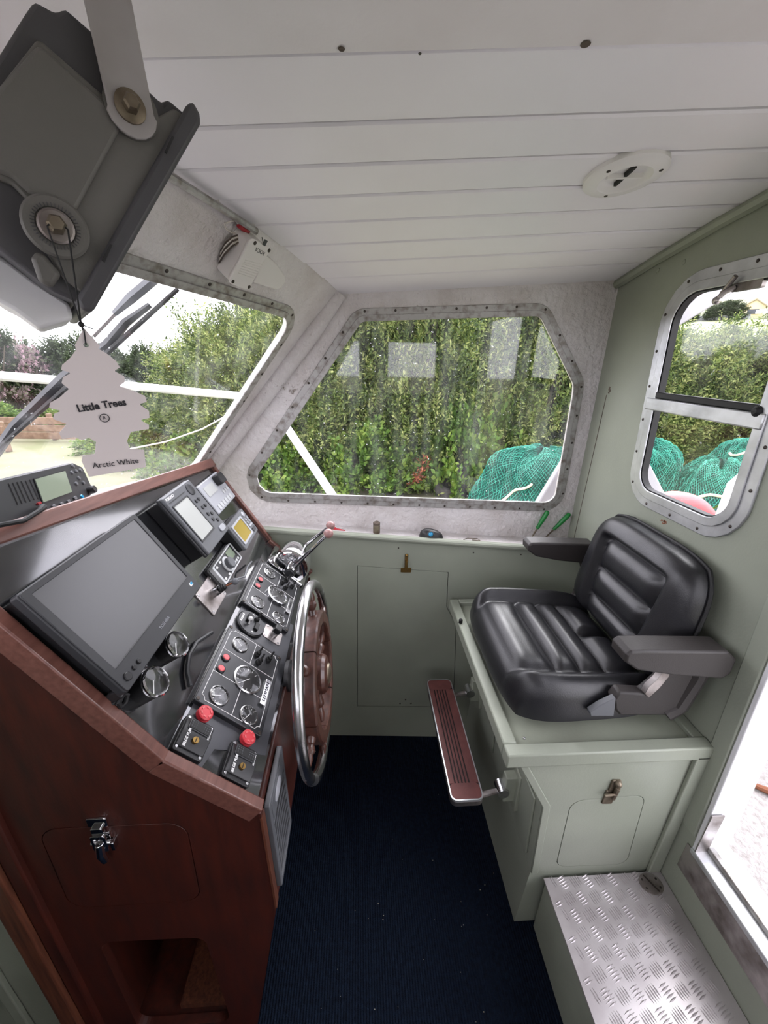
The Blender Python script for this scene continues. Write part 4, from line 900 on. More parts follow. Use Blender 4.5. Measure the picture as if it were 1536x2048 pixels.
b = MB()
for k in range(45):
    x, y, r_ = random.uniform(-.2, .45), random.uniform(.35, 1.28), random.uniform(.0005, .0011); b.sphere((x, y, r_ * .6), r_, 6, 4, (random.uniform(.6, 1.8), 1, .6))
tag(b.build('carpet_crumbs', G['rope']), 'tiny pale crumbs scattered over the dark carpet', 'crumbs', kind='stuff')

# ================================================================== HELM SEAT
seat = thing('helm_chair', 'black vinyl suspension helm seat with armrests and ribbed cushions', 'chair', (.6, .965, .735))
def ss(a, e=.06): t = np.clip(a / e + .5, 0, 1); return t * t * (3 - 2 * t)
SY = .965
def cushion():
    b = MB(); N_ = 72
    def pt(s, t, top):
        kx = 1 - .10 * t ** 4; ky = 1 - .13 * s ** 4 - (.03 * s)
        x = .588 + .212 * s * kx; y = SY + .248 * t * ky
        if not top: return A(.588 + (x - .588) * .96, SY + (y - SY) * .96, .757)
        e = (max(0, 1 - abs(s) ** 7) * max(0, 1 - abs(t) ** 7)) ** .42
        z = .836 - .016 * s + .034 * float(ss(abs(t) - .74, .16)) * (1 - .25 * float(ss(-.8 - s, .3)))
        z += .010 * float(ss(-.72 - s, .3))
        ins = float(ss(.66 - abs(t), .08))
        pads = 0
        for a0, a1, split in ((-.84, -.31, 0), (-.31, .03, 0), (.03, .36, 0), (.36, .86, 1)):
            l = (s - a0) / (a1 - a0)
            if l <= 0 or l >= 1: continue
            p = (1 - abs(2 * l - 1) ** 3.2) * max(0, 1 - abs(t / .66) ** 9)
            if split: p *= max(0, 1 - max(0, 1 - abs(t) / .12) ** 1.5)
            pads += p
        z += .024 * pads - .016 * ins
        return A(x, y, .757 + (z - .757) * e)
    b.grid(lambda i, j: pt(2 * i - 1, 2 * j - 1, True), N_, N_)
    b.grid(lambda i, j: pt(2 * i - 1, 2 * j - 1, False), 12, 12)
    # skirt joining the two
    m = 72; edge = lambda k: ((-1 + 2 * k / m, -1), (1, -1 + 2 * k / m), (1 - 2 * k / m, 1), (-1, 1 - 2 * k / m))
    ring = [edge(k)[q] for q in range(4) for k in range(m)]; n = len(ring)
    b.add([pt(s, t, True) for s, t in ring] + [pt(s, t, False) for s, t in ring], [(i, (i + 1) % n, n + (i + 1) % n, n + i) for i in range(n)])
    return b.build('cushion', G['vinyl'], seat, smooth=60, weld=1e-5)
cushion()
MB().prism(rrect(.41, .79, SY - .225, SY + .225, .04), .742, .758, WF).build('seat_pan', G['rubber'], seat, bevel=.003)
b = MB()
for y in (SY - .16, SY + .16): b.bb(.45, .78, y - .02, y + .02, .7155, .745)
b.build('slide_rails', G['steel_worn'], seat)
BF = Fr(A(.770, SY, .815), (0, -1, 0), A(.050, 0, .345))       # normal towards the console
def backrest():
    b = MB(); N_ = 64; Hh = .172; 
    def pt(s, t, front):
        w = .226 * (1 - .07 * (t + 1) / 2) ; kx = 1 - .16 * max(0, t) ** 4 - .05 * max(0, -t) ** 4; ky = 1 - .10 * s ** 4
        u = w * s * kx; v = Hh + .003 + Hh * t * ky
        if not front: return BF.p(u, v, -.012)
        e = (max(0, 1 - abs(s) ** 6) * max(0, 1 - abs(t) ** 6)) ** .42
        ins = float(ss(.60 - abs(s) + .06 * t, .12)) * float(ss(.62 - t, .14))
        h = .054 - .028 * ins
        p = 0
        for a0, a1 in ((-.97, -.53), (-.53, .0), (.0, .56)): l = (t - a0) / (a1 - a0); p += (1 - abs(2 * l - 1) ** 3) * max(0, 1 - abs(s / (.56 + .06 * t)) ** 8) if 0 < l < 1 else 0
        h += .022 * p
        return BF.p(u, v, -.012 + (h + .012) * e)
    b.grid(lambda i, j: pt(2 * i - 1, 2 * j - 1, True), N_, N_)
    b.grid(lambda i, j: pt(2 * i - 1, 2 * j - 1, False), N_, N_)
    b.build('backrest', G['vinyl'], seat, smooth=60, weld=1e-5)
    ol = []
    for q in range(4):
        for k in range(24): s, t = ((-1 + 2 * k / 24, -1), (1, -1 + 2 * k / 24), (1 - 2 * k / 24, 1), (-1, 1 - 2 * k / 24))[q]; w = .226 * (1 - .07 * (t + 1) / 2); ol.append((w * s * (1 - .16 * max(0, t) ** 4 - .05 * max(0, -t) ** 4) * 1.015, Hh + .003 + Hh * t * (1 - .10 * s ** 4) * 1.015))
    MB().prism(ol, -.013, -.034, BF, scale1=.93).build('back_shell', G['seat_plastic'], seat, bevel=.003)
    MB().tube([BF.p(a, c, -.012) for a, c in ol], .005, 8, closed=True).build('piping', G['rubber'], seat)
    b = MB(); tb = 2 * Hh - .004
    for a, w in ((-.12, .022), (.06, .022)): b.box((a, tb + .004, -.016), (w, .012, .018), BF)
    b.build('shell_clips', G['rubber'], seat, bevel=.002)
backrest()
ap = [(.580, 1.006), (.582, .985), (.615, .962), (.70, .945), (.825, .930), (.842, .945), (.842, .985), (.815, 1.008), (.62, 1.016), (.59, 1.015)]
for ya, yb2 in ((.665, .722), (1.205, 1.262)):
    F2 = Fr((0, ya, 0), (1, 0, 0), A(0, 0, 1)); MB().prism(round_poly(ap, .006, 3), 0, -(yb2 - ya), F2).build('armrest', G['seat_plastic'], seat, bevel=.009, seg=3)
    ym = yb2 - .02 if ya < 1 else ya + .02
    b = MB(); q = 1 if ya < 1 else -1; b.tube([A(.80, ym, .95), A(.815, ym + .012 * q, .90), A(.80, ym + .02 * q, .80), A(.77, ym + .02 * q, .775)], [.02, .022, .026, .026], 10); b.build('armrest_support', G['seat_plastic'], seat)
HF = Fr((0, .705, 0), (1, 0, 0), A(0, 0, 1))
hc = [HF.uv(*p) for p in ((1228, 1400), (1240, 1385), (1290, 1388), (1318, 1365), (1338, 1338), (1362, 1332), (1402, 1345), (1388, 1390), (1368, 1415), (1335, 1432), (1240, 1432), (1230, 1420))]
MB().prism(hc, 0, -.03, HF).build('recliner_cover', G['seat_plastic'], seat, bevel=.006)
hc = [HF.uv(*p) for p in ((1288, 1386), (1296, 1372), (1312, 1358), (1326, 1340), (1340, 1336), (1336, 1352), (1318, 1374), (1296, 1394))]
MB().prism(hc, .003, -.012, HF).build('recliner_ratchet', G['steel_worn'], seat, bevel=.001)
hc = [HF.uv(*p) for p in ((1178, 1422), (1200, 1408), (1230, 1394), (1226, 1430), (1180, 1430))]
MB().prism(hc, .004, -.012, HF).build('adjust_lever', G['plastic_grey'], seat, bevel=.002)

# ================================================================== OVERHEAD DISPLAY AND AIR FRESHENER
K2 = ony(112, 456, .38); rn = A(math.sin(.61), -math.cos(.61), 0)
RF = Fr(K2, np.cross((0, 0, 1), rn), A(0, 0, 1))
rd = thing('radar_display', 'dark grey radar display hanging tilted from the deckhead on a bracket', 'radar', K2)
px = lambda L, h=0: [tuple(RF.uv(*p, h)) for p in L]
body = px([(68, -2), (111, 23), (130, 13), (182, 59), (283, 166), (325, 205), (335, 195), (365, 221), (376, 232), (172, 612), (107, 583), (78, 563), (0, 501), (-120, 430), (-105, 270), (0, 104), (48, 27)])
MB().prism(body, 0, -.20, RF).build('housing', G['radar_dark'], rd, bevel=.003)
panel = px([(76, 84), (150, 148), (214, 204), (262, 262), (345, 222), (372, 240), (176, 596), (128, 560), (96, 512), (70, 420), (24, 372), (-50, 348), (-110, 320)])
MB().prism(round_poly(panel, .004, 3), -.001, .006, RF).build('side_panel', G['radar_grey'], rd, bevel=.002)
pn2 = px([(78, 100), (205, 214), (240, 262), (150, 430), (60, 395), (24, 362), (-60, 335), (-100, 300)])
MB().prism(round_poly(pn2, .005, 3), .005, .010, RF).build('raised_panel', G['radar_grey'], rd, bevel=.003)
bez = px([(378, 212), (394, 238), (394, 258), (184, 626), (163, 624), (150, 602), (366, 222)])
MB().prism(bez, .012, -.205, RF).build('bezel', G['radar_dark'], rd, bevel=.003)
cl = px([(341, 287), (336, 284), (322, 314), (327, 318)]); MB().prism(cl, .004, .0135, RF).build('clip', G['plastic_black'], rd)
cl = px([(221, 496), (216, 494), (200, 524), (206, 530)]); MB().prism(cl, .004, .0135, RF).build('clip', G['plastic_black'], rd)
ov = px([(62, 520), (78, 500), (122, 552), (104, 580), (78, 566)]); MB().prism(round_poly(ov, .004, 3), .004, .011, RF).build('cable_gland', G['radar_grey'], rd, bevel=.003)
rh = px([(0, 500), (60, 545), (143, 600), (152, 634), (80, 655), (24, 614), (-20, 590), (-90, 540), (-90, 460)]); 
MB().prism(rh, -.035, -.15, RF).build('rear_housing', G['hull_white'], rd, bevel=.003)
def kb(p, r, h0, toothed):
    f = RF.at(*RF.uv(*p, h0), h0)
    MB().lathe([(r, 0), (r, .003), (r * .92, .0045), (r * .6, .005), (r * .6, .0035)], f, 36).build('washer', G['radar_grey'], rd)
    if toothed:
        b = MB()
        for k in range(40): g = f.rot(2 * PI * k / 40); b.bb(r * .60, r * .72, -.0003, .0003, .004, .0056, g)
        b.build('teeth', G['radar_dark'], rd, smooth=0)
    bo = MB().lathe([(r * .55, .003), (r * .55, .006), (r * .48, .007), (.0001, .007)], f, 24).build('bolt_washer', G['steel_worn'], rd)
    MB().lathe([(r * .30, .006), (r * .30, .015), (r * .22, .018), (.0001, .018)], f, 6).build('bolt', G['latch_worn'], bo, smooth=20)
    return f
k2 = kb((112, 456), .0205, .010, True)
f = RF.at(*RF.uv(262, 222, .006), .006); MB().lathe([(.0185, -.002), (.0185, .004), (.0001, .004)], f, 32).build('washer', G['radar_grey'], rd)
f = RF.at(*RF.uv(260, 214, .0135), .0135); bo = MB().lathe([(.0105, -.0005), (.0105, .002), (.009, .003), (.0001, .003)], f, 28).build('bolt_washer', G['latch_worn'], rd); MB().lathe([(.0058, .002), (.0058, .009), (.0045, .011), (.0001, .011)], f, 6).build('bolt', G['latch_worn'], bo, smooth=20)
a0 = RF.uv(213, -10, .011); c0 = RF.uv(262, 222, .011); dirv = unit(a0 - c0); nn = A(-dirv[1], dirv[0]); wd = .0155
ce = (zc(-.15, .4) - (K2[2] + c0[1])) / dirv[1]
pts = [tuple(c0 + dirv * ce + nn * wd), tuple(c0 + nn * wd)] + [tuple(c0 + wd * 1.12 * (math.cos(t) * nn - math.sin(t) * dirv)) for t in np.linspace(0.2, PI - .2, 9)] + [tuple(c0 - nn * wd), tuple(c0 + dirv * ce - nn * wd)]
MB().prism(pts, .0105, .0135, RF).build('bracket_arm', G['bracket_shaded'], rd, bevel=.0008)
e = RF.p(*(c0 + dirv * ce), .012); b = MB(); b.box((0, 0, 0), (.07, .30, .004), Fr(A(e[0], e[1], zc(e[0], e[1]) - .0045) + RF.n * -.13, RF.u, RF.n)); b.build('bracket_top', G['hull_white'], rd, bevel=.001)
pts2 = [RF.p(*p, 0) for p in (tuple(c0 + dirv * ce + nn * wd), tuple(c0 - dirv * .01 + nn * wd), tuple(c0 - dirv * .01 - nn * wd), tuple(c0 + dirv * ce - nn * wd))]
MB().plate([[p - RF.n * .214 for p in pts2]], RF.n * -.003).build('bracket_arm', G['hull_white'], rd)

TP = k2.p(0, -.003, .016)                        # where the cord hooks over the bolt
tn = unit(A(-TP[0], -TP[1], 0)); hp_ = onpl(165, 660, TP, tn)
tf0 = Fr(hp_, np.cross((0, 0, 1), tn), A(0, 0, 1))
tree_px = [(168, 655), (175, 664), (190, 680), (200, 692), (196, 697), (212, 706), (232, 722), (240, 735), (228, 742), (248, 752), (250, 764), (238, 772), (262, 780), (290, 792), (294, 804), (278, 808), (298, 822), (299, 836), (280, 840), (298, 850), (298, 858), (262, 864), (254, 882), (260, 898), (288, 900), (292, 934), (178, 954), (163, 922), (165, 912), (190, 908), (192, 884), (178, 876), (164, 880), (148, 874), (124, 878), (118, 866), (134, 848), (106, 838), (108, 828), (124, 822), (98, 816), (100, 806), (118, 796), (138, 778), (123, 766), (126, 754), (143, 746), (122, 740), (124, 730), (140, 716), (152, 700), (150, 690), (160, 670)]
fr_tree = thing('air_freshener', 'pale tree shaped card air freshener hanging on a black cord', 'air freshener', hp_)
tuv = [tuple(tf0.uv(*p)) for p in tree_px]
hole = [tuple(A(*tf0.uv(172, 690)) + A(*c)) for c in circ(.0018, 10)]
b = MB(); b.plate([[tf0.p(*p) for p in round_poly(tuv, .0007, 2)], [tf0.p(*p) for p in hole]], tf0.n * -.0014); b.build('card', G['card'], fr_tree, smooth=0)
def tpl(p0, p1):                                  # writing along a line on the card
    a, c = tf0.uv(*p0), tf0.uv(*p1); d = unit(c - a); m = (a + c) / 2; return Fr(tf0.p(*m, .0001), tf0.u * d[0] + tf0.v * d[1], tf0.v * d[0] - tf0.u * d[1]), np.linalg.norm(c - a)
f, w = tpl((146, 819), (259, 803)); text('lettering', 'Little Trees', f, w * .2, G['print_dark'], fr_tree, sx=.92, depth=.0001, bold=.00026)
f, w = tpl((200, 837), (218, 835)); text('lettering', 'R', f, .0042, G['print_dark'], fr_tree, depth=.0001); MB().tube([f.p(.0033 * math.cos(t), .0033 * math.sin(t), .0004) for t in np.linspace(0, 2 * PI, 25)[:-1]], .0003, 5, closed=True).build('lettering_ring', G['print_dark'], fr_tree)
f, w = tpl((183, 932), (279, 921)); text('lettering', 'Arctic White', f, w * .19, G['print_dark'], fr_tree, sx=.95, depth=.0001)
kn = hp_ + A(0, 0, .004); b = MB(); tl = TP + RF.u * -.006; t2 = TP + RF.u * .006; hl = tf0.p(*tf0.uv(172, 690))
for q in (tl, t2): b.tube([q, q + (kn - q) * .5, kn], .0006, 6)
b.tube([tl, TP + A(0, 0, .006) + RF.n * .0, t2], .0006, 6); b.tube([kn, kn + A(.001, 0, -.004), hl + tf0.n * .0012], .0005, 6); b.tube([kn, hl - tf0.n * .002], .0005, 6); b.sphere(tuple(kn), .0022, 8, 6); b.tube([kn, kn + tf0.u * .007 + A(0, 0, -.003)], .0004, 5)
b.build('cord', G['cord'], fr_tree)

# ================================================================== WIPER MOTOR COVER ON THE FORWARD WALL
wm = thing('wiper_motor', 'white plastic wiper motor cover screwed above the forward window', 'wiper motor', FW.p(*FW.uv(490, 540)))
hh = .045
fc = [tuple(FW.uv(*p, hh)) for p in ((503, 478), (541, 498), (496, 580), (458, 564))]
MB().prism(round_poly(fc, .012), 0, hh - .006, FW).build('housing', G['cover_white'], wm, bevel=.003)
MB().prism(round_poly(offset_poly(fc, .002), .012), hh - .006, hh, FW).build('lid', G['cover_white'], wm, bevel=.002)
lc = [tuple(FW.uv(*p, .034)) for p in ((527, 508), (556, 530), (573, 555), (565, 584), (508, 566))]
MB().prism(round_poly(lc, [.004, .02, .02, .02, .004]), 0, .034, FW).build('motor_bulge', G['cover_white'], wm, bevel=.008, seg=3)
b = MB()
for k in range(7):
    t = k / 6; pa = FW.uv(492 + 20 * 0 - 6 + (-14) * t + 4, 520 + 26 * t, hh); pb = FW.uv(524 - 16 * t, 530 + 27 * t, hh); b.tube([FW.p(*pa, hh + .0002), FW.p(*pb, hh + .0002)], .0009, 5)
b.build('lid_ribs', G['cover_white'], wm)
for p in ((510, 486), (538, 501), (466, 563), (498, 574)): q = FW.uv(*p, hh); button(FW, q[0], q[1], .0042, hh, 'screw', wm, 'screw', .0012)
pa, pb = FW.uv(528, 507, hh), FW.uv(512, 498, hh); d = unit(pb - pa); m2 = (pa + pb) / 2; f = Fr(FW.p(*m2, hh), FW.u * d[0] + FW.v * d[1], FW.v * d[0] - FW.u * d[1])
text('lettering', 'ROCA', f, .0115, G['plastic_dark'], wm, depth=.0001)
b = MB(); b.bb(-.006, .004, -.026, -.014, 0, .0008, f); b.tube([f.p(.004, -.018, .0004), f.p(.014, -.026, .0004)], .0009, 5); b.build('logo', G['plastic_dark'], wm, smooth=0)
wr = thing('loose_wires', 'tangle of old red and white wires behind the wiper motor', 'wires', FW.p(*FW.uv(450, 480)))
def wpath(L, hs): return [FW.p(*FW.uv(*p), h) for p, h in zip(L, hs)]
MB().tube(wpath([(492, 455), (478, 446), (465, 438), (462, 431), (448, 431), (436, 436), (440, 446), (452, 456), (463, 460)], [.01, .012, .014, .016, .018, .018, .016, .014, .01]), .0014, 6).build('earth_wire', G['wire_white'], wr)
MB().tube(wpath([(489, 455), (478, 450), (466, 441)], [.012, .015, .016]), .0045, 8).build('red_connector', G['wire_red'], wr)
for k in range(5): MB().tube(wpath([(488 + k, 457), (474 - k, 460 + k * 2), (458 - k * 2, 467 + k * 3), (446 - k * 2, 480 + k * 5), (440 - k, 500 + k * 6)], [.01, .014 + .002 * k, .01 + .003 * k, .008 + .002 * k, .003]), .0016, 6).build('wire', G['wire_white' if k % 2 else 'log'], wr)

# ================================================================== CEILING VENT
cv = thing('ceiling_vent', 'round white recessed vent fitting in the planked ceiling', 'vent', ceil_pt(1250, 346))
cc = ceil_pt(1250, 346); _du = unit(A(1, 0, .0713)); _dv = A(0, 1, -2 * .0747 * cc[1]); f = Fr(cc + A(0, 0, .0), _du, -_dv)
if f.n[2] > 0: f = Fr(cc, _du, _dv)
if f.n[2] > 0: f = Fr(cc, -_du, _dv)
MB().lathe([(.071, -.002), (.071, .006), (.066, .010), (.046, .012), (.043, .010), (.040, .005)], f, 48, False).build('flange', G['lamp_white'], cv)
MB().lathe([(.0425, .009), (.039, .004), (.032, .0012), (.0001, .001)], f, 40, False).build('bowl', G['lamp_white'], cv, fixn=False)
b = MB(); b.bb(-.0028, .0028, -.030, .030, .001, .0075, f); b.build('slot', G['black_gap'], cv)
b = MB(); b.bb(-.034, .034, -.0022, .0022, .001, .009, f); b.build('divider', G['lamp_white'], cv)
for k in range(3): t = 2 * PI * k / 3 + .5; button(f, .057 * math.cos(t), .057 * math.sin(t), .0035, .0105, 'screw', cv, 'screw', .0015)

# ================================================================== VHF RADIO ON THE CONSOLE TOP
Q = onz(130, 1016, 1.302); ru = unit(A(-.20, .98, -.05)); rnn = unit(np.cross(ru, (0, 0, 1)) + A(0, 0, .28)); VF = Fr(Q, ru, np.cross(rnn, ru))
vh = thing('vhf_radio', 'black marine radio with green display on top of the console', 'radio', Q)
vb = VF.uv(32, 1048); vr = VF.uv(178, 985); vt = VF.uv(143, 927); vl = VF.uv(0, 957)
W0, W1, Hb, Ht = -.115, vr[0] - .005, vb[1] + .004, vl[1]
vo = [tuple(VF.uv(*p)) for p in ((-90, 984), (0, 957), (143, 924), (164, 934), (182, 972), (187, 988), (172, 1001), (96, 1028), (30, 1050), (-60, 1078))]
MB().prism(round_poly(vo, .004, 3), -.05, -.004, VF).build('housing', G['plastic_black'], vh, bevel=.003)
MB().prism(round_poly(offset_poly(vo, -.002), .004, 3), -.004, .002, VF).build('fascia', G['plastic_dark'], vh, bevel=.002)
H_ = Ht - Hb
sq = [VF.uv(*p) for p in ((82, 1006), (65, 960), (126, 943), (140, 985))]; 
MB().prism([tuple(p) for p in offset_poly([tuple(p) for p in sq], .002)], .002, .004, VF).build('screen_bezel', G['plastic_black'], vh); MB().prism([tuple(p) for p in sq], .004, .0046, VF).build('screen', G['screen_green'], vh)
for k in range(6): p0 = VF.uv(14 + 8.5 * k, 968 - 1.5 * k), VF.uv(33 + 8.2 * k, 1011 - 2.5 * k); MB().tube([VF.p(*p0[0], .002), VF.p(*p0[1], .002)], .0016, 6).build('speaker_slat', G['plastic_black'], vh)
for p in ((104, 1014), (120, 1009), (134, 1004), (147, 997)): q = VF.uv(*p); rbox(VF, q[0] - .0055, q[0] + .0055, q[1] - .0035, q[1] + .0035, .002, .005, .002, 'key', 'plastic_grey', vh, .0006)
for p in ((143, 933), (141, 946), (150, 943), (158, 941), (155, 957), (150, 968), (164, 966)): q = VF.uv(*p); button(VF, q[0], q[1], .0042, .002, 'plastic_grey', vh, 'key', .003)
q = VF.uv(161, 994); button(VF, q[0], q[1], .0045, .002, 'blue_ball', vh, 'distress_key', .003)
q = VF.uv(176, 982); MB().lathe([(.009, 0), (.0095, .012), (.008, .016), (.0001, .016)], VF.at(*q), 16).build('knob', G['plastic_black'], vh)
q = VF.uv(68, 1016); b = MB(); b.tube([VF.p(*VF.uv(80, 1018), .006), VF.p(*VF.uv(62, 1021), .020), VF.p(*VF.uv(50, 1030), .024), VF.p(*VF.uv(20, 1050), .02), VF.p(*VF.uv(-30, 1058), .014)], [.005, .006, .0042, .004, .004], 8); b.build('microphone_lead', G['cord'], vh)
b = MB(); q = VF.uv(73, 1008); b.box((q[0], q[1], .004), (.010, .004, .004), VF); q = VF.uv(78, 1021); b.box((q[0], q[1], .004), (.010, .004, .004), VF); b.build('red_collar', G['wire_red'], vh)
b = MB(); b.bb(W0 + .02, W1 - .03, Hb - .014, Hb + .002, -.045, -.008, VF); b.build('cradle', G['rubber'], vh, bevel=.003)

# ================================================================== ON THE SIDE SHELF
shn = unit(np.cross(fe(.6) - fe(-.3), A(.3, YS, shelf_back_z(.3)) - fe(.3))); shn = shn if shn[2] > 0 else -shn
def onshelf(x, y): return onpl(x, y, fe(.1), shn)
p = onshelf(753, 1066); f = Fr(p, (1, 0, 0), A(0, 1, 0)); t = thing('small_canister', 'small dull metal canister with dark cap on the shelf', 'canister', p)
MB().lathe([(.013, 0), (.0135, .004), (.0135, .034), (.013, .036)], f, 20).build('body', G['latch_worn'], t); MB().lathe([(.0135, .036), (.0135, .044), (.010, .046), (.006, .046), (.006, .049), (.0001, .049)], f, 20).build('cap', G['log'], t)
p = onshelf(862, 1074); t = thing('trackball_mouse', 'black trackball mouse with blue ball lying on the shelf', 'mouse', p)
f = Fr(p, (1, -.08, 0), A(0, 1, 0))
b = MB(); n = 24
b.grid(lambda i, j: (lambda a, c: f.p(.047 * c * math.cos(a), .026 * c * math.sin(a), .033 * math.sqrt(max(0, 1 - c ** 2.6)) * (1 - .25 * math.cos(a) * c)))(2 * PI * i, j), 28, 10); b.build('shell', G['plastic_black'], t, weld=1e-5)
b = MB(); b.sphere((-.004, -.016, .020), .0105, fr=f); b.build('ball', G['blue_ball'], t); MB().tube([f.p(-.004 + .012 * math.cos(a), -.020, .020 + .012 * math.sin(a)) for a in np.linspace(0, 2 * PI, 21)[:-1]], .002, 6, closed=True).build('ball_ring', G['plastic_grey'], t)
for (a, c, dd, lab, nm) in (((1062, 1077), (1096, 1022), .012, 'green handled screwdriver leaning in the shelf corner, further from the bulkhead', 'a'), ((1089, 1077), (1140, 1027), .02, 'green handled screwdriver leaning in the shelf corner, nearer the bulkhead', 'b')):
    p = onshelf(*a); q = onpl(*c, A(0, min(p[1] + .045, YS - .014), 0), A(0, 1, 0)); t = thing('screwdriver', lab, 'screwdriver', p, 'screwdrivers in the shelf corner')
    d = unit(q - p); Ln = np.linalg.norm(q - p); MB().tube([p, p + d * Ln * .45], .003, 8).build('shaft', G['latch_worn'], t)
    MB().tube([p + d * Ln * s for s in (.36, .40, .46, .7, .9, .97, 1.0)], [.005, .0075, .007, .0095, .0095, .008, .004], 12).build('handle', G['green_handle'], t)
p = onshelf(676, 1060); t = MB(); f = Fr(p, (1, -.25, 0), A(.25, 1, 0)); t.prism([(-.012, -.006), (.03, -.002), (-.01, .01)], 0, .004, f); t.prism([(-.04, -.005), (-.012, -.006), (-.01, .01), (-.04, .012)], 0, .007, f); tag(t.build('red_wedge', G['red_plastic'], bevel=.001), 'small red plastic piece on the shelf beside the throttle knobs', 'plastic piece')
p = onshelf(942, 1080); f = Fr(p, (1, -.1, 0), A(0, 1, 0)); t = MB(); t.tube([f.p(a, c, .0018) for a, c in ((-.03, -.005), (-.012, .012), (.026, .010), (.034, -.006), (.004, -.003))], .0016, 6); tag(t.build('bent_wire', G['latch_worn']), 'bent pale wire clip lying on the shelf near the mouse', 'wire')

# ================================================================== OUTSIDE
GZ = -.75
def terrain(x, y):
    d = (x * .72 + y * .69) - 13; z = GZ + (d * .150 if d > 0 and x > 0 else 0) * min(1, max(0, (x - 2) / 6))
    return z
b = MB(); b.grid(lambda i, j: (lambda x, y: A(x, y, terrain(x, y)))(-70 + 140 * i, -50 + 125 * j), 70, 62)
o = b.build('ground', G['ground'], smooth=60); struct(o, 'grassy ground and sloping pale field outside the boat')
def fld():
    b = MB(); b.grid(lambda i, j: (lambda x, y: A(x, y, terrain(x, y) + .06))(13 + 45 * i, 12 + 45 * j), 12, 12); return b.build('field', G['field'], smooth=60)
o = fld(); struct(o, 'pale green field rising behind the hedge')
o = MB().bb(-1.0, 5.0, -1.44, 1.40, GZ, -.035).build('hull', G['hull_white']); struct(o, 'white hull under the wheelhouse')
o = MB().bb(XA + .036, 5.0, -1.42, 1.46, -.03, .30).build('deck', G['deck']); struct(o, 'speckled white non slip aft deck outside the doorway')

def foliage(ns, rx, ry, rz, nl, L, wd, up, shl, seed, flat=.55):
    """leaves on many short shoots covering a rounded crown; returns vertex and quad arrays"""
    r = np.random.default_rng(seed)
    nc = max(12, ns // 14); cd_ = r.normal(size=(nc, 3)); cd_[:, 2] = np.abs(cd_[:, 2]) * 1.1 - .35; cr = r.uniform(flat, 1, nc) ** .6
    pick = r.integers(0, nc, ns); d = cd_ / np.linalg.norm(cd_, axis=1)[:, None]; d = d[pick] + r.normal(size=(ns, 3)) * .085; d /= np.linalg.norm(d, axis=1)[:, None]
    rad = cr[pick] + r.normal(size=ns) * .03
    lump = 1 + .16 * np.sin(3 * d[:, 0] + seed) * np.cos(4 * d[:, 1] + 2 * seed) + .12 * np.sin(7 * d[:, 0] * d[:, 1] + 5 * d[:, 2])
    base = d * (rad * lump)[:, None] * A(rx, ry, rz); base[:, 2] += rz * .42
    sd = d * .8 + r.normal(size=(ns, 3)) * .35; sd[:, 2] += up; sd /= np.linalg.norm(sd, axis=1)[:, None]
    ln = r.uniform(.5, 1.2, ns) * shl
    t = (np.arange(nl) + .5) / nl
    c = base[:, None, :] + sd[:, None, :] * (t[None, :, None] * ln[:, None, None])
    a = r.normal(size=(ns, nl, 3)); a -= (a * sd[:, None, :]).sum(2, keepdims=True) * sd[:, None, :]; a /= np.linalg.norm(a, axis=2, keepdims=True)
    ld = a * .8 + sd[:, None, :] * .6; ld /= np.linalg.norm(ld, axis=2, keepdims=True)
    sdv = np.cross(ld, r.normal(size=(ns, nl, 3))); sdv /= np.linalg.norm(sdv, axis=2, keepdims=True)
    ll = (L * r.uniform(.7, 1.3, (ns, nl)))[:, :, None]; ww = wd * ll
    V = np.stack([c, c + ld * ll * .5 + sdv * ww, c + ld * ll, c + ld * ll * .5 - sdv * ww], axis=2).reshape(-1, 3)
    keep = np.repeat((c[:, :, 2] > .0).reshape(-1), 4)
    return V[keep]
def leafmesh(name, V, m):
    n = len(V) // 4; me = bpy.data.meshes.new(name); me.vertices.add(4 * n); me.vertices.foreach_set('co', V.astype(np.float32).ravel())
    me.loops.add(4 * n); me.loops.foreach_set('vertex_index', np.arange(4 * n, dtype=np.int32)); me.polygons.add(n)
    me.polygons.foreach_set('loop_start', np.arange(0, 4 * n, 4, dtype=np.int32)); me.update(calc_edges=True); me.materials.append(m); return me
def stems_mesh(seed, rx, rz, n=7):
    r = np.random.default_rng(seed + 99); b = MB()
    for k in range(n):
        a = r.uniform(0, 2 * PI); q = r.uniform(.2, .7); b.tube([A(0, 0, 0) + A(math.cos(a), math.sin(a), 0) * .08, A(math.cos(a) * rx * q * .5, math.sin(a) * rx * q * .5, rz * .6), A(math.cos(a) * rx * q, math.sin(a) * rx * q, rz * 1.2)], [.04, .028, .01], 6)
    o = b.build('stem', G['bark']); me = o.data; bpy.data.objects.remove(o); return me
kinds = {}
for nm, m, args in (('willow_a', 'leaf_willow', (4400, 1.25, 1.0, 2.3, 15, .072, .19, .7, .5, 1)), ('willow_b', 'leaf_willow', (4400, 1.35, 1.05, 2.2, 15, .072, .19, .6, .55, 2)), ('dark', 'leaf_dark', (2600, 1.4, 1.1, 1.9, 14, .10, .24, .35, .45, 3)), ('nettle', 'leaf_bright', (900, .75, .5, .62, 12, .085, .32, .6, .35, 4)), ('pink', 'leaf_pink', (700, 1.3, .9, 1.3, 10, .10, .3, .4, .4, 5)), ('rust', 'rust_weed', (220, .28, .22, .34, 8, .06, .2, .8, .22, 6))):
    kinds[nm] = (leafmesh('foliage', foliage(*args), G[m]), stems_mesh(args[9], args[1], args[3]) if nm in ('willow_a', 'willow_b', 'dark', 'pink') else None)
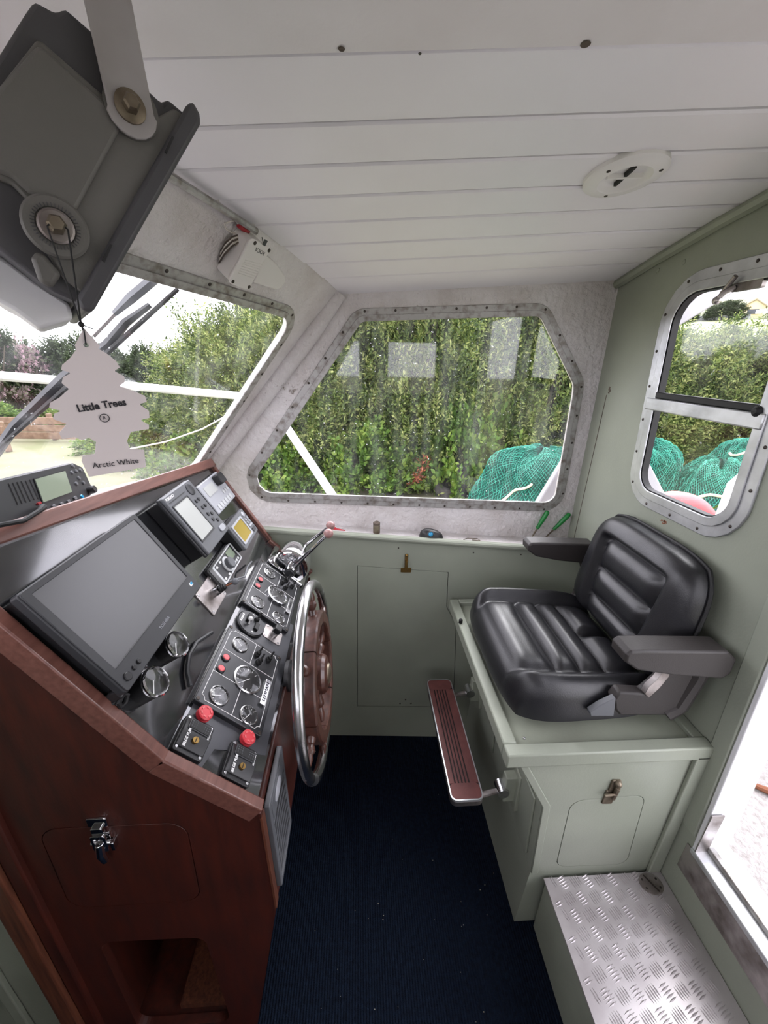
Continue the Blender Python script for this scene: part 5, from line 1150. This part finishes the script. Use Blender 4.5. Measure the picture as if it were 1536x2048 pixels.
def bush(kind, x, y, sc, rz, name, label, cat, group, z=None):
    t = thing(name, label, cat, (x, y, terrain(x, y) if z is None else z), group); t.rotation_euler = (0, 0, rz); t.scale = sc
    for me, n in zip(kinds[kind], ('foliage', 'stem')):
        if me: o = bpy.data.objects.new(n, me); COL.objects.link(o); o.parent = t
    return t
WL = 'tall leafy willow bush in the row beyond the side window'; WG = 'willow bushes beyond the starboard window'
k = 0
for x, y, h in ((-3.4, 9.6, .80), (-2.3, 8.9, .98), (-1.2, 8.2, 1.10), (.1, 8.7, 1.22), (1.2, 8.2, 1.2), (2.5, 8.7, 1.24), (3.6, 8.1, 1.16), (4.9, 8.6, .98), (6.1, 8.4, .96), (7.3, 8.3, .95), (8.5, 8.0, .94), (9.8, 7.8, .94), (5.6, 9.6, .98), (7.9, 9.6, .96)):
    bush(('willow_a', 'willow_b')[k % 2], x, y, (1, 1, h), k * 1.3, 'willow_bush', WL, 'bush', WG); k += 1
for x, y, h in ((-.55, 9.7, 1.3), (1.85, 9.6, 1.35), (3.1, 9.7, 1.35), (-1.8, 10.4, 1.25), (.6, 10.4, 1.45), (2.6, 10.4, 1.5), (4.4, 10.6, 1.3)):
    bush('dark', x, y, (1.1, 1, h), k, 'hedge_bush', 'dark green bush standing behind the row of willow bushes', 'bush', 'dark bushes behind the willows'); k += 1
for x, y, h in ((-5.0, 17.5, .9), (-7.0, 19, .95), (-9.3, 18.5, .9), (-11.3, 18.0, 1.0), (-13.4, 17.0, 1.05), (-15.6, 16.0, 1.05), (-17.8, 15, 1.1), (-20, 13.5, 1.1)):
    bush('dark', x, y, (1.15, 1.1, h), k, 'far_hedge_bush', 'dark bush in the far hedge seen through the forward window', 'bush', 'far hedge bushes'); k += 1
for x, y in ((-13.0, 15.6), (-15.4, 14.6), (-17.6, 13.4)):
    bush('pink', x, y, (1.2, 1.1, 1.55), k, 'flowering_shrub', 'pink flowered shrub in front of the far hedge', 'shrub', 'pink flowered shrubs'); k += 1
for i in range(13):
    x = -3.0 + .62 * i; bush('nettle', x, 7.55 + .35 * math.sin(i * 2.1), (1, 1, random.uniform(.75, 1.25) * (1.5 if 7 < i < 10 else 1)), i * .9, 'nettle_clump', 'bright green clump of nettles at the foot of the willows', 'weeds', 'nettle clumps')
for i, (x, y) in enumerate(((-5.6, 10.2), (-4.6, 9.6), (-6.6, 12.4), (-9.4, 13.4), (-11.4, 13.2))):
    bush('nettle', x, y, (1.2, 1, .7), i, 'grass_clump', 'yellow green tussock of long grass ahead of the boat', 'grass', 'grass tussocks')
for i, (x, y) in enumerate(((1.15, 7.0), (2.72, 6.9))): bush('rust', x, y, (1, 1, 1.15), i, 'dead_weed', 'rust coloured dead weed standing among the nettles', 'weeds', 'rust coloured weeds')
for i, (x, y, h) in enumerate(((41, 40, 2.3), (44, 39, 1.8), (37, 43, 1.7), (47, 37, 1.9), (34, 45, 1.5))): bush('dark', x, y, (1.1, 1.1, h * .38), i, 'skyline_tree', 'dark tree on the skyline behind the cream house', 'tree', 'skyline trees')
# fishing nets heaped beside the boat
def net(cx, cy, rx, ry, top, seed, label, ropes):
    t = thing('fishing_net', label, 'net', (cx, cy, GZ), 'heaped fishing nets beside the boat'); r = np.random.default_rng(seed); ph = r.uniform(0, 6, 8); H = top - GZ
    def P(i, j, inf=0):
        a = 2 * PI * i; e = (PI / 2) * j; q = 1 + .10 * math.sin(3 * a + ph[0] + 2 * e) + .07 * math.sin(5 * a + ph[1]) + .06 * math.sin(9 * e + ph[2] + a) + .025 * math.sin(21 * a + ph[3])
        c = math.cos(e) ** .55; return A(cx + (rx * q + inf) * c * math.cos(a), cy + (ry * q + inf) * c * math.sin(a), GZ + (H + inf) * (math.sin(e) ** .9) * (1 + .05 * math.sin(4 * a + ph[4])))
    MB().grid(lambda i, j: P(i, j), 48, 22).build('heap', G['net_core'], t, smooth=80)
    b = MB(); n, m = 92, 44
    for s in (1, -1):
        for k in range(0, n, 1):
            pts = [P(((k + s * j * .5) % n) / n, (j + .02) / (m + .6), .012 + .006 * math.sin(j * 2.3 + k)) for j in range(0, m + 1, 1)]
            b.tube(pts, .0042, 3, cap=False)
    o = b.build('mesh_strands', G['net_green'], t, smooth=0, weld=0, fixn=False); o['kind'] = 'stuff'
    for q, (i0, j0, di, dj) in enumerate(ropes):
        b = MB(); b.tube([P(i0 + di * u, j0 + dj * u + .04 * math.sin(5 * u + q), .03) for u in np.linspace(0, 1, 12)], .016, 6); b.build('rope', G['rope'], t)
net(2.35, 4.95, .78, .6, .50, 1, 'green fishing net heap seen through the side window with a pale rope', [(.60, .35, .08, .2)])
net(3.55, 4.75, .55, .5, .66, 2, 'green fishing net heap with bright straight folds and corded edge', [(.62, .25, .2, .02), (.62, .28, .2, .02)])
net(4.25, 4.35, .55, .5, .50, 3, 'dark green fishing net heap between two taller heaps', [(.60, .5, .12, .1), (.75, .2, .05, .2)])
net(5.0, 4.7, .6, .5, .66, 4, 'green fishing net heap topped with a white rope near the bulwark', [(.5, .75, .3, .05), (.55, .4, .2, -.05)])
# tyres among the weeds
for i, (x, y, z, rx_, ry_) in enumerate(((1.65, 6.85, GZ + .12, .1, .2), (2.05, 6.9, GZ + .2, 1.0, .3), (2.35, 6.75, GZ + .14, .3, -.2), (.55, 6.95, GZ + .16, .9, .2), (1.9, 6.8, GZ + .36, .3, .5))):
    f = axis_frame(A(x, y, z), A(math.sin(ry_), -math.sin(rx_), math.cos(rx_))); t = MB(); t.lathe([(.16, -.05), (.20, -.08), (.27, -.08), (.30, -.05), (.30, .05), (.27, .08), (.20, .08), (.16, .05), (.16, -.05)], f, 24, False)
    tag(t.build('old_tyre', G['tyre']), 'weathered grey black tyre dumped among the weeds', 'tyre', 'dumped tyres')
# timber pen, log pile, house, shed
t = thing('timber_pen', 'weathered low timber pen standing on the ground ahead of the boat', 'pen', (-8.4, 11.6, GZ))
for j in range(3): MB().bb(-9.9, -7.0, 11.45, 11.5, GZ + .05 + .2 * j, GZ + .23 + .2 * j).build('board', G['timber'], t, bevel=.01); MB().bb(-11.2, -8.4, 10.0, 10.05, GZ + .05 + .2 * j, GZ + .23 + .2 * j).build('board', G['timber'], t, bevel=.01)
for x, y in ((-9.8, 11.52), (-8.4, 11.52), (-7.1, 11.52), (-11.0, 10.07), (-9.7, 10.07), (-8.5, 10.07)): MB().bb(x - .05, x + .05, y, y + .1, GZ, GZ + .72).build('post', G['timber'], t, bevel=.01)
t = thing('log_pile', 'dark heap of old logs and stumps beyond the timber pen', 'logs', (-12.4, 13.8, GZ))
for i in range(9): a = random.uniform(-.4, .4); x, y, z = -12.9 + .30 * (i % 5), 13.7 + .2 * (i // 5), GZ + .22 + .38 * (i // 5); MB().tube([A(x - .4, y - a, z), A(x, y, z + .03), A(x + .45, y + a, z)], [.20, .23, .19], 9).build('log', G['log'], t)
hx, hy = 40.5, 43.6; hz = terrain(hx, hy); t = thing('house', 'small cream house with a gabled front on the far hill', 'house', (hx, hy, hz)); f = Fr(A(hx, hy, hz - .5), (.72, -.69, 0), A(0, 0, 1))
MB().prism([(-.9, 0), (.9, 0), (.9, 1.5), (0, 2.1), (-.9, 1.5)], -2, 0, f).build('wall', G['house_wall'], t, smooth=0)
b = MB(); b.prism([(-1.05, 1.4), (0, 2.12), (0, 2.22), (-1.05, 1.5)], -2.1, .15, f); b.prism([(1.05, 1.4), (1.05, 1.5), (0, 2.22), (0, 2.12)], -2.1, .15, f); b.build('roof', G['house_roof'], t, smooth=0)
MB().bb(-.45, .45, .8, 1.25, -.02, .05, f).build('window', G['house_glass'], t)
hx, hy = 35.5, 44.5; hz = terrain(hx, hy); t = thing('farm_shed', 'long low pale grey shed on the far hill', 'shed', (hx, hy, hz)); f = Fr(A(hx, hy, hz - .4), (.72, -.69, 0), A(0, 0, 1))
MB().bb(-4, 4.2, 0, .9, -2, 0, f).build('wall', G['plastic_lightgrey'], t, smooth=0); MB().prism([(0, .9), (1.2, 1.3), (1.2, 1.36), (-.2, .9)], 0, 8.6, Fr(f.p(4.5, 0, .3), -f.n, f.v)).build('roof', G['hull_white'], t, smooth=0)

# parts of the boat seen outside
WY = 1.56; OF = Fr((0, WY, 0), (1, 0, 0), A(0, 0, 1))
t = MB(); t.prism(round_poly([(.74, .80), (1.42, .80), (1.36, 1.02), (1.165, 1.265), (1.06, 1.42), (.92, 1.40), (.76, 1.03)], .015), 0, -.035, OF); tag(t.build('side_gusset', G['shaded_white'], bevel=.006), 'white triangular side gusset of the bulwark beside the bulkhead', 'bulwark panel')
t = MB(); t.prism(round_poly([(.93, 1.60), (1.14, 1.70), (1.46, 1.91), (1.62, 2.02), (1.62, 2.06), (.93, 1.95)], .01), 0, -.04, OF); tag(t.build('roof_gusset', G['shaded_white'], bevel=.006), 'white sloping gusset under the roof overhang outside the aft window', 'roof panel')
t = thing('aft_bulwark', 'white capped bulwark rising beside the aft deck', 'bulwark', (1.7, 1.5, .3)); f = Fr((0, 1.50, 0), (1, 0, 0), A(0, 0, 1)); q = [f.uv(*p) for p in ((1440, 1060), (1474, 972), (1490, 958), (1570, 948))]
MB().prism([tuple(q[0] + A(0, -.6)), tuple(q[0]), tuple(q[1]), tuple(q[2]), tuple(q[3]), (q[3][0] + .8, q[3][1]), (q[3][0] + .8, .3)], 0, -.05, f).build('panel', G['shaded_white'], t, bevel=.006)
MB().tube([f.p(*q[0], -.02), f.p(*q[1], -.02), f.p(*q[2], -.02), f.p(*q[3], -.02)], .02, 8).build('cap_rail', G['hull_white'], t)
a, c = ony(1300, 1004, 1.78), ony(1432, 1062, 1.70); d = c - a; b = MB(); n = 12; b.tube([a + d * k / n + A(0, 0, .03 * math.sin(PI * k / n)) for k in range(n + 1)], [.012 + .075 * math.sin(PI * (k + .3) / (n + .6)) ** .7 for k in range(n + 1)], 16)
tag(b.build('red_fender', G['red_paint']), 'soft red boat fender lying along the side deck', 'fender')
p = ony(1437, 1050, 2.2); t = thing('white_tub', 'stack of white ribbed tubs outside the aft window', 'tub', p - A(0, 0, .25)); f = axis_frame(p - A(0, 0, .25), (0, 0, 1))
for k in range(4): MB().lathe([(.075, .07 * k), (.09, .07 * k + .06), (.094, .07 * k + .062), (.094, .07 * k + .07), (.08, .07 * k + .071)], f, 24).build('tub', G['hull_white'], t)
a, c = ony(1402, 1030, 2.3), ony(1475, 992, 2.1); tag(MB().tube([a - (c - a) * .3, c + (c - a) * .5], .007, 8).build('green_rod', G['leaf_bright']), 'thin pale green rod leaning by the white tubs', 'rod')
p = onz(1552, 1470, .30); tag(MB().bb(p[0], p[0] + .3, p[1] - .02, p[1] + .35, .301, .52).build('fish_box', G['plastic_dark'], bevel=.01), 'dark grey plastic fish box on the aft deck', 'box')
p = onz(1536, 1592, .302); b = MB(); b.tube([p + A(-.02, .03, .008), p + A(.03, -.01, .012), p + A(.07, -.02, .008)], [.008, .014, .008], 8); tag(b.build('rusty_scrap', G['rust']), 'rusty scrap of metal lying on the aft deck', 'scrap')
# hand rail
pr = [ony(-120, 742, 1.5), ony(0, 752, 1.75), ony(250, 771, 2.0), ony(490, 793, 2.15), ony(535, 812, 2.12), ony(565, 842, 2.0), ony(662, 986, 1.72), ony(690, 1030, 1.64)]
tag(MB().tube(pr, .019, 10).build('deck_rail', G['hull_white']), 'white painted tubular rail outside running forward and down the side', 'rail')
# windscreen wipers, outside the forward window
t = thing('wiper', 'black windscreen wiper lying across the forward window, long arm', 'wiper', FW.p(*FW.uv(150, 780), -.03))
wp = lambda x, y, h: FW.p(*FW.uv(x, y, h), h)
MB().tube([wp(-20, 922, -.05), wp(30, 852, -.05), wp(130, 755, -.055), wp(215, 690, -.055), wp(252, 645, -.05), wp(300, 610, -.048)], [.010, .010, .012, .011, .009, .006], 6).build('arm', G['plastic_dark'], t)
MB().tube([wp(-10, 902, -.03), wp(100, 805, -.032), wp(215, 705, -.034), wp(356, 578, -.034)], [.004, .006, .006, .005], 6).build('blade', G['rubber'], t)
t = thing('wiper', 'grey steel wiper arm with wet blade high on the forward window', 'wiper', FW.p(*FW.uv(250, 600), -.03)); MB().tube([wp(186, 672, -.06), wp(228, 628, -.06)], .005, 6).build('arm', G['steel_worn'], t); MB().tube([wp(228, 628, -.055), wp(262, 596, -.055), wp(330, 540, -.055)], [.006, .011, .011], 6).build('blade', G['plastic_grey'], t)
a = [wp(260, 898, -.25), wp(330, 884, -.24), wp(405, 858, -.22), wp(470, 822, -.2)]; tag(MB().tube(a, .003, 6).build('mooring_line', G['wire_white']), 'thin white line sagging outside the forward window', 'rope')
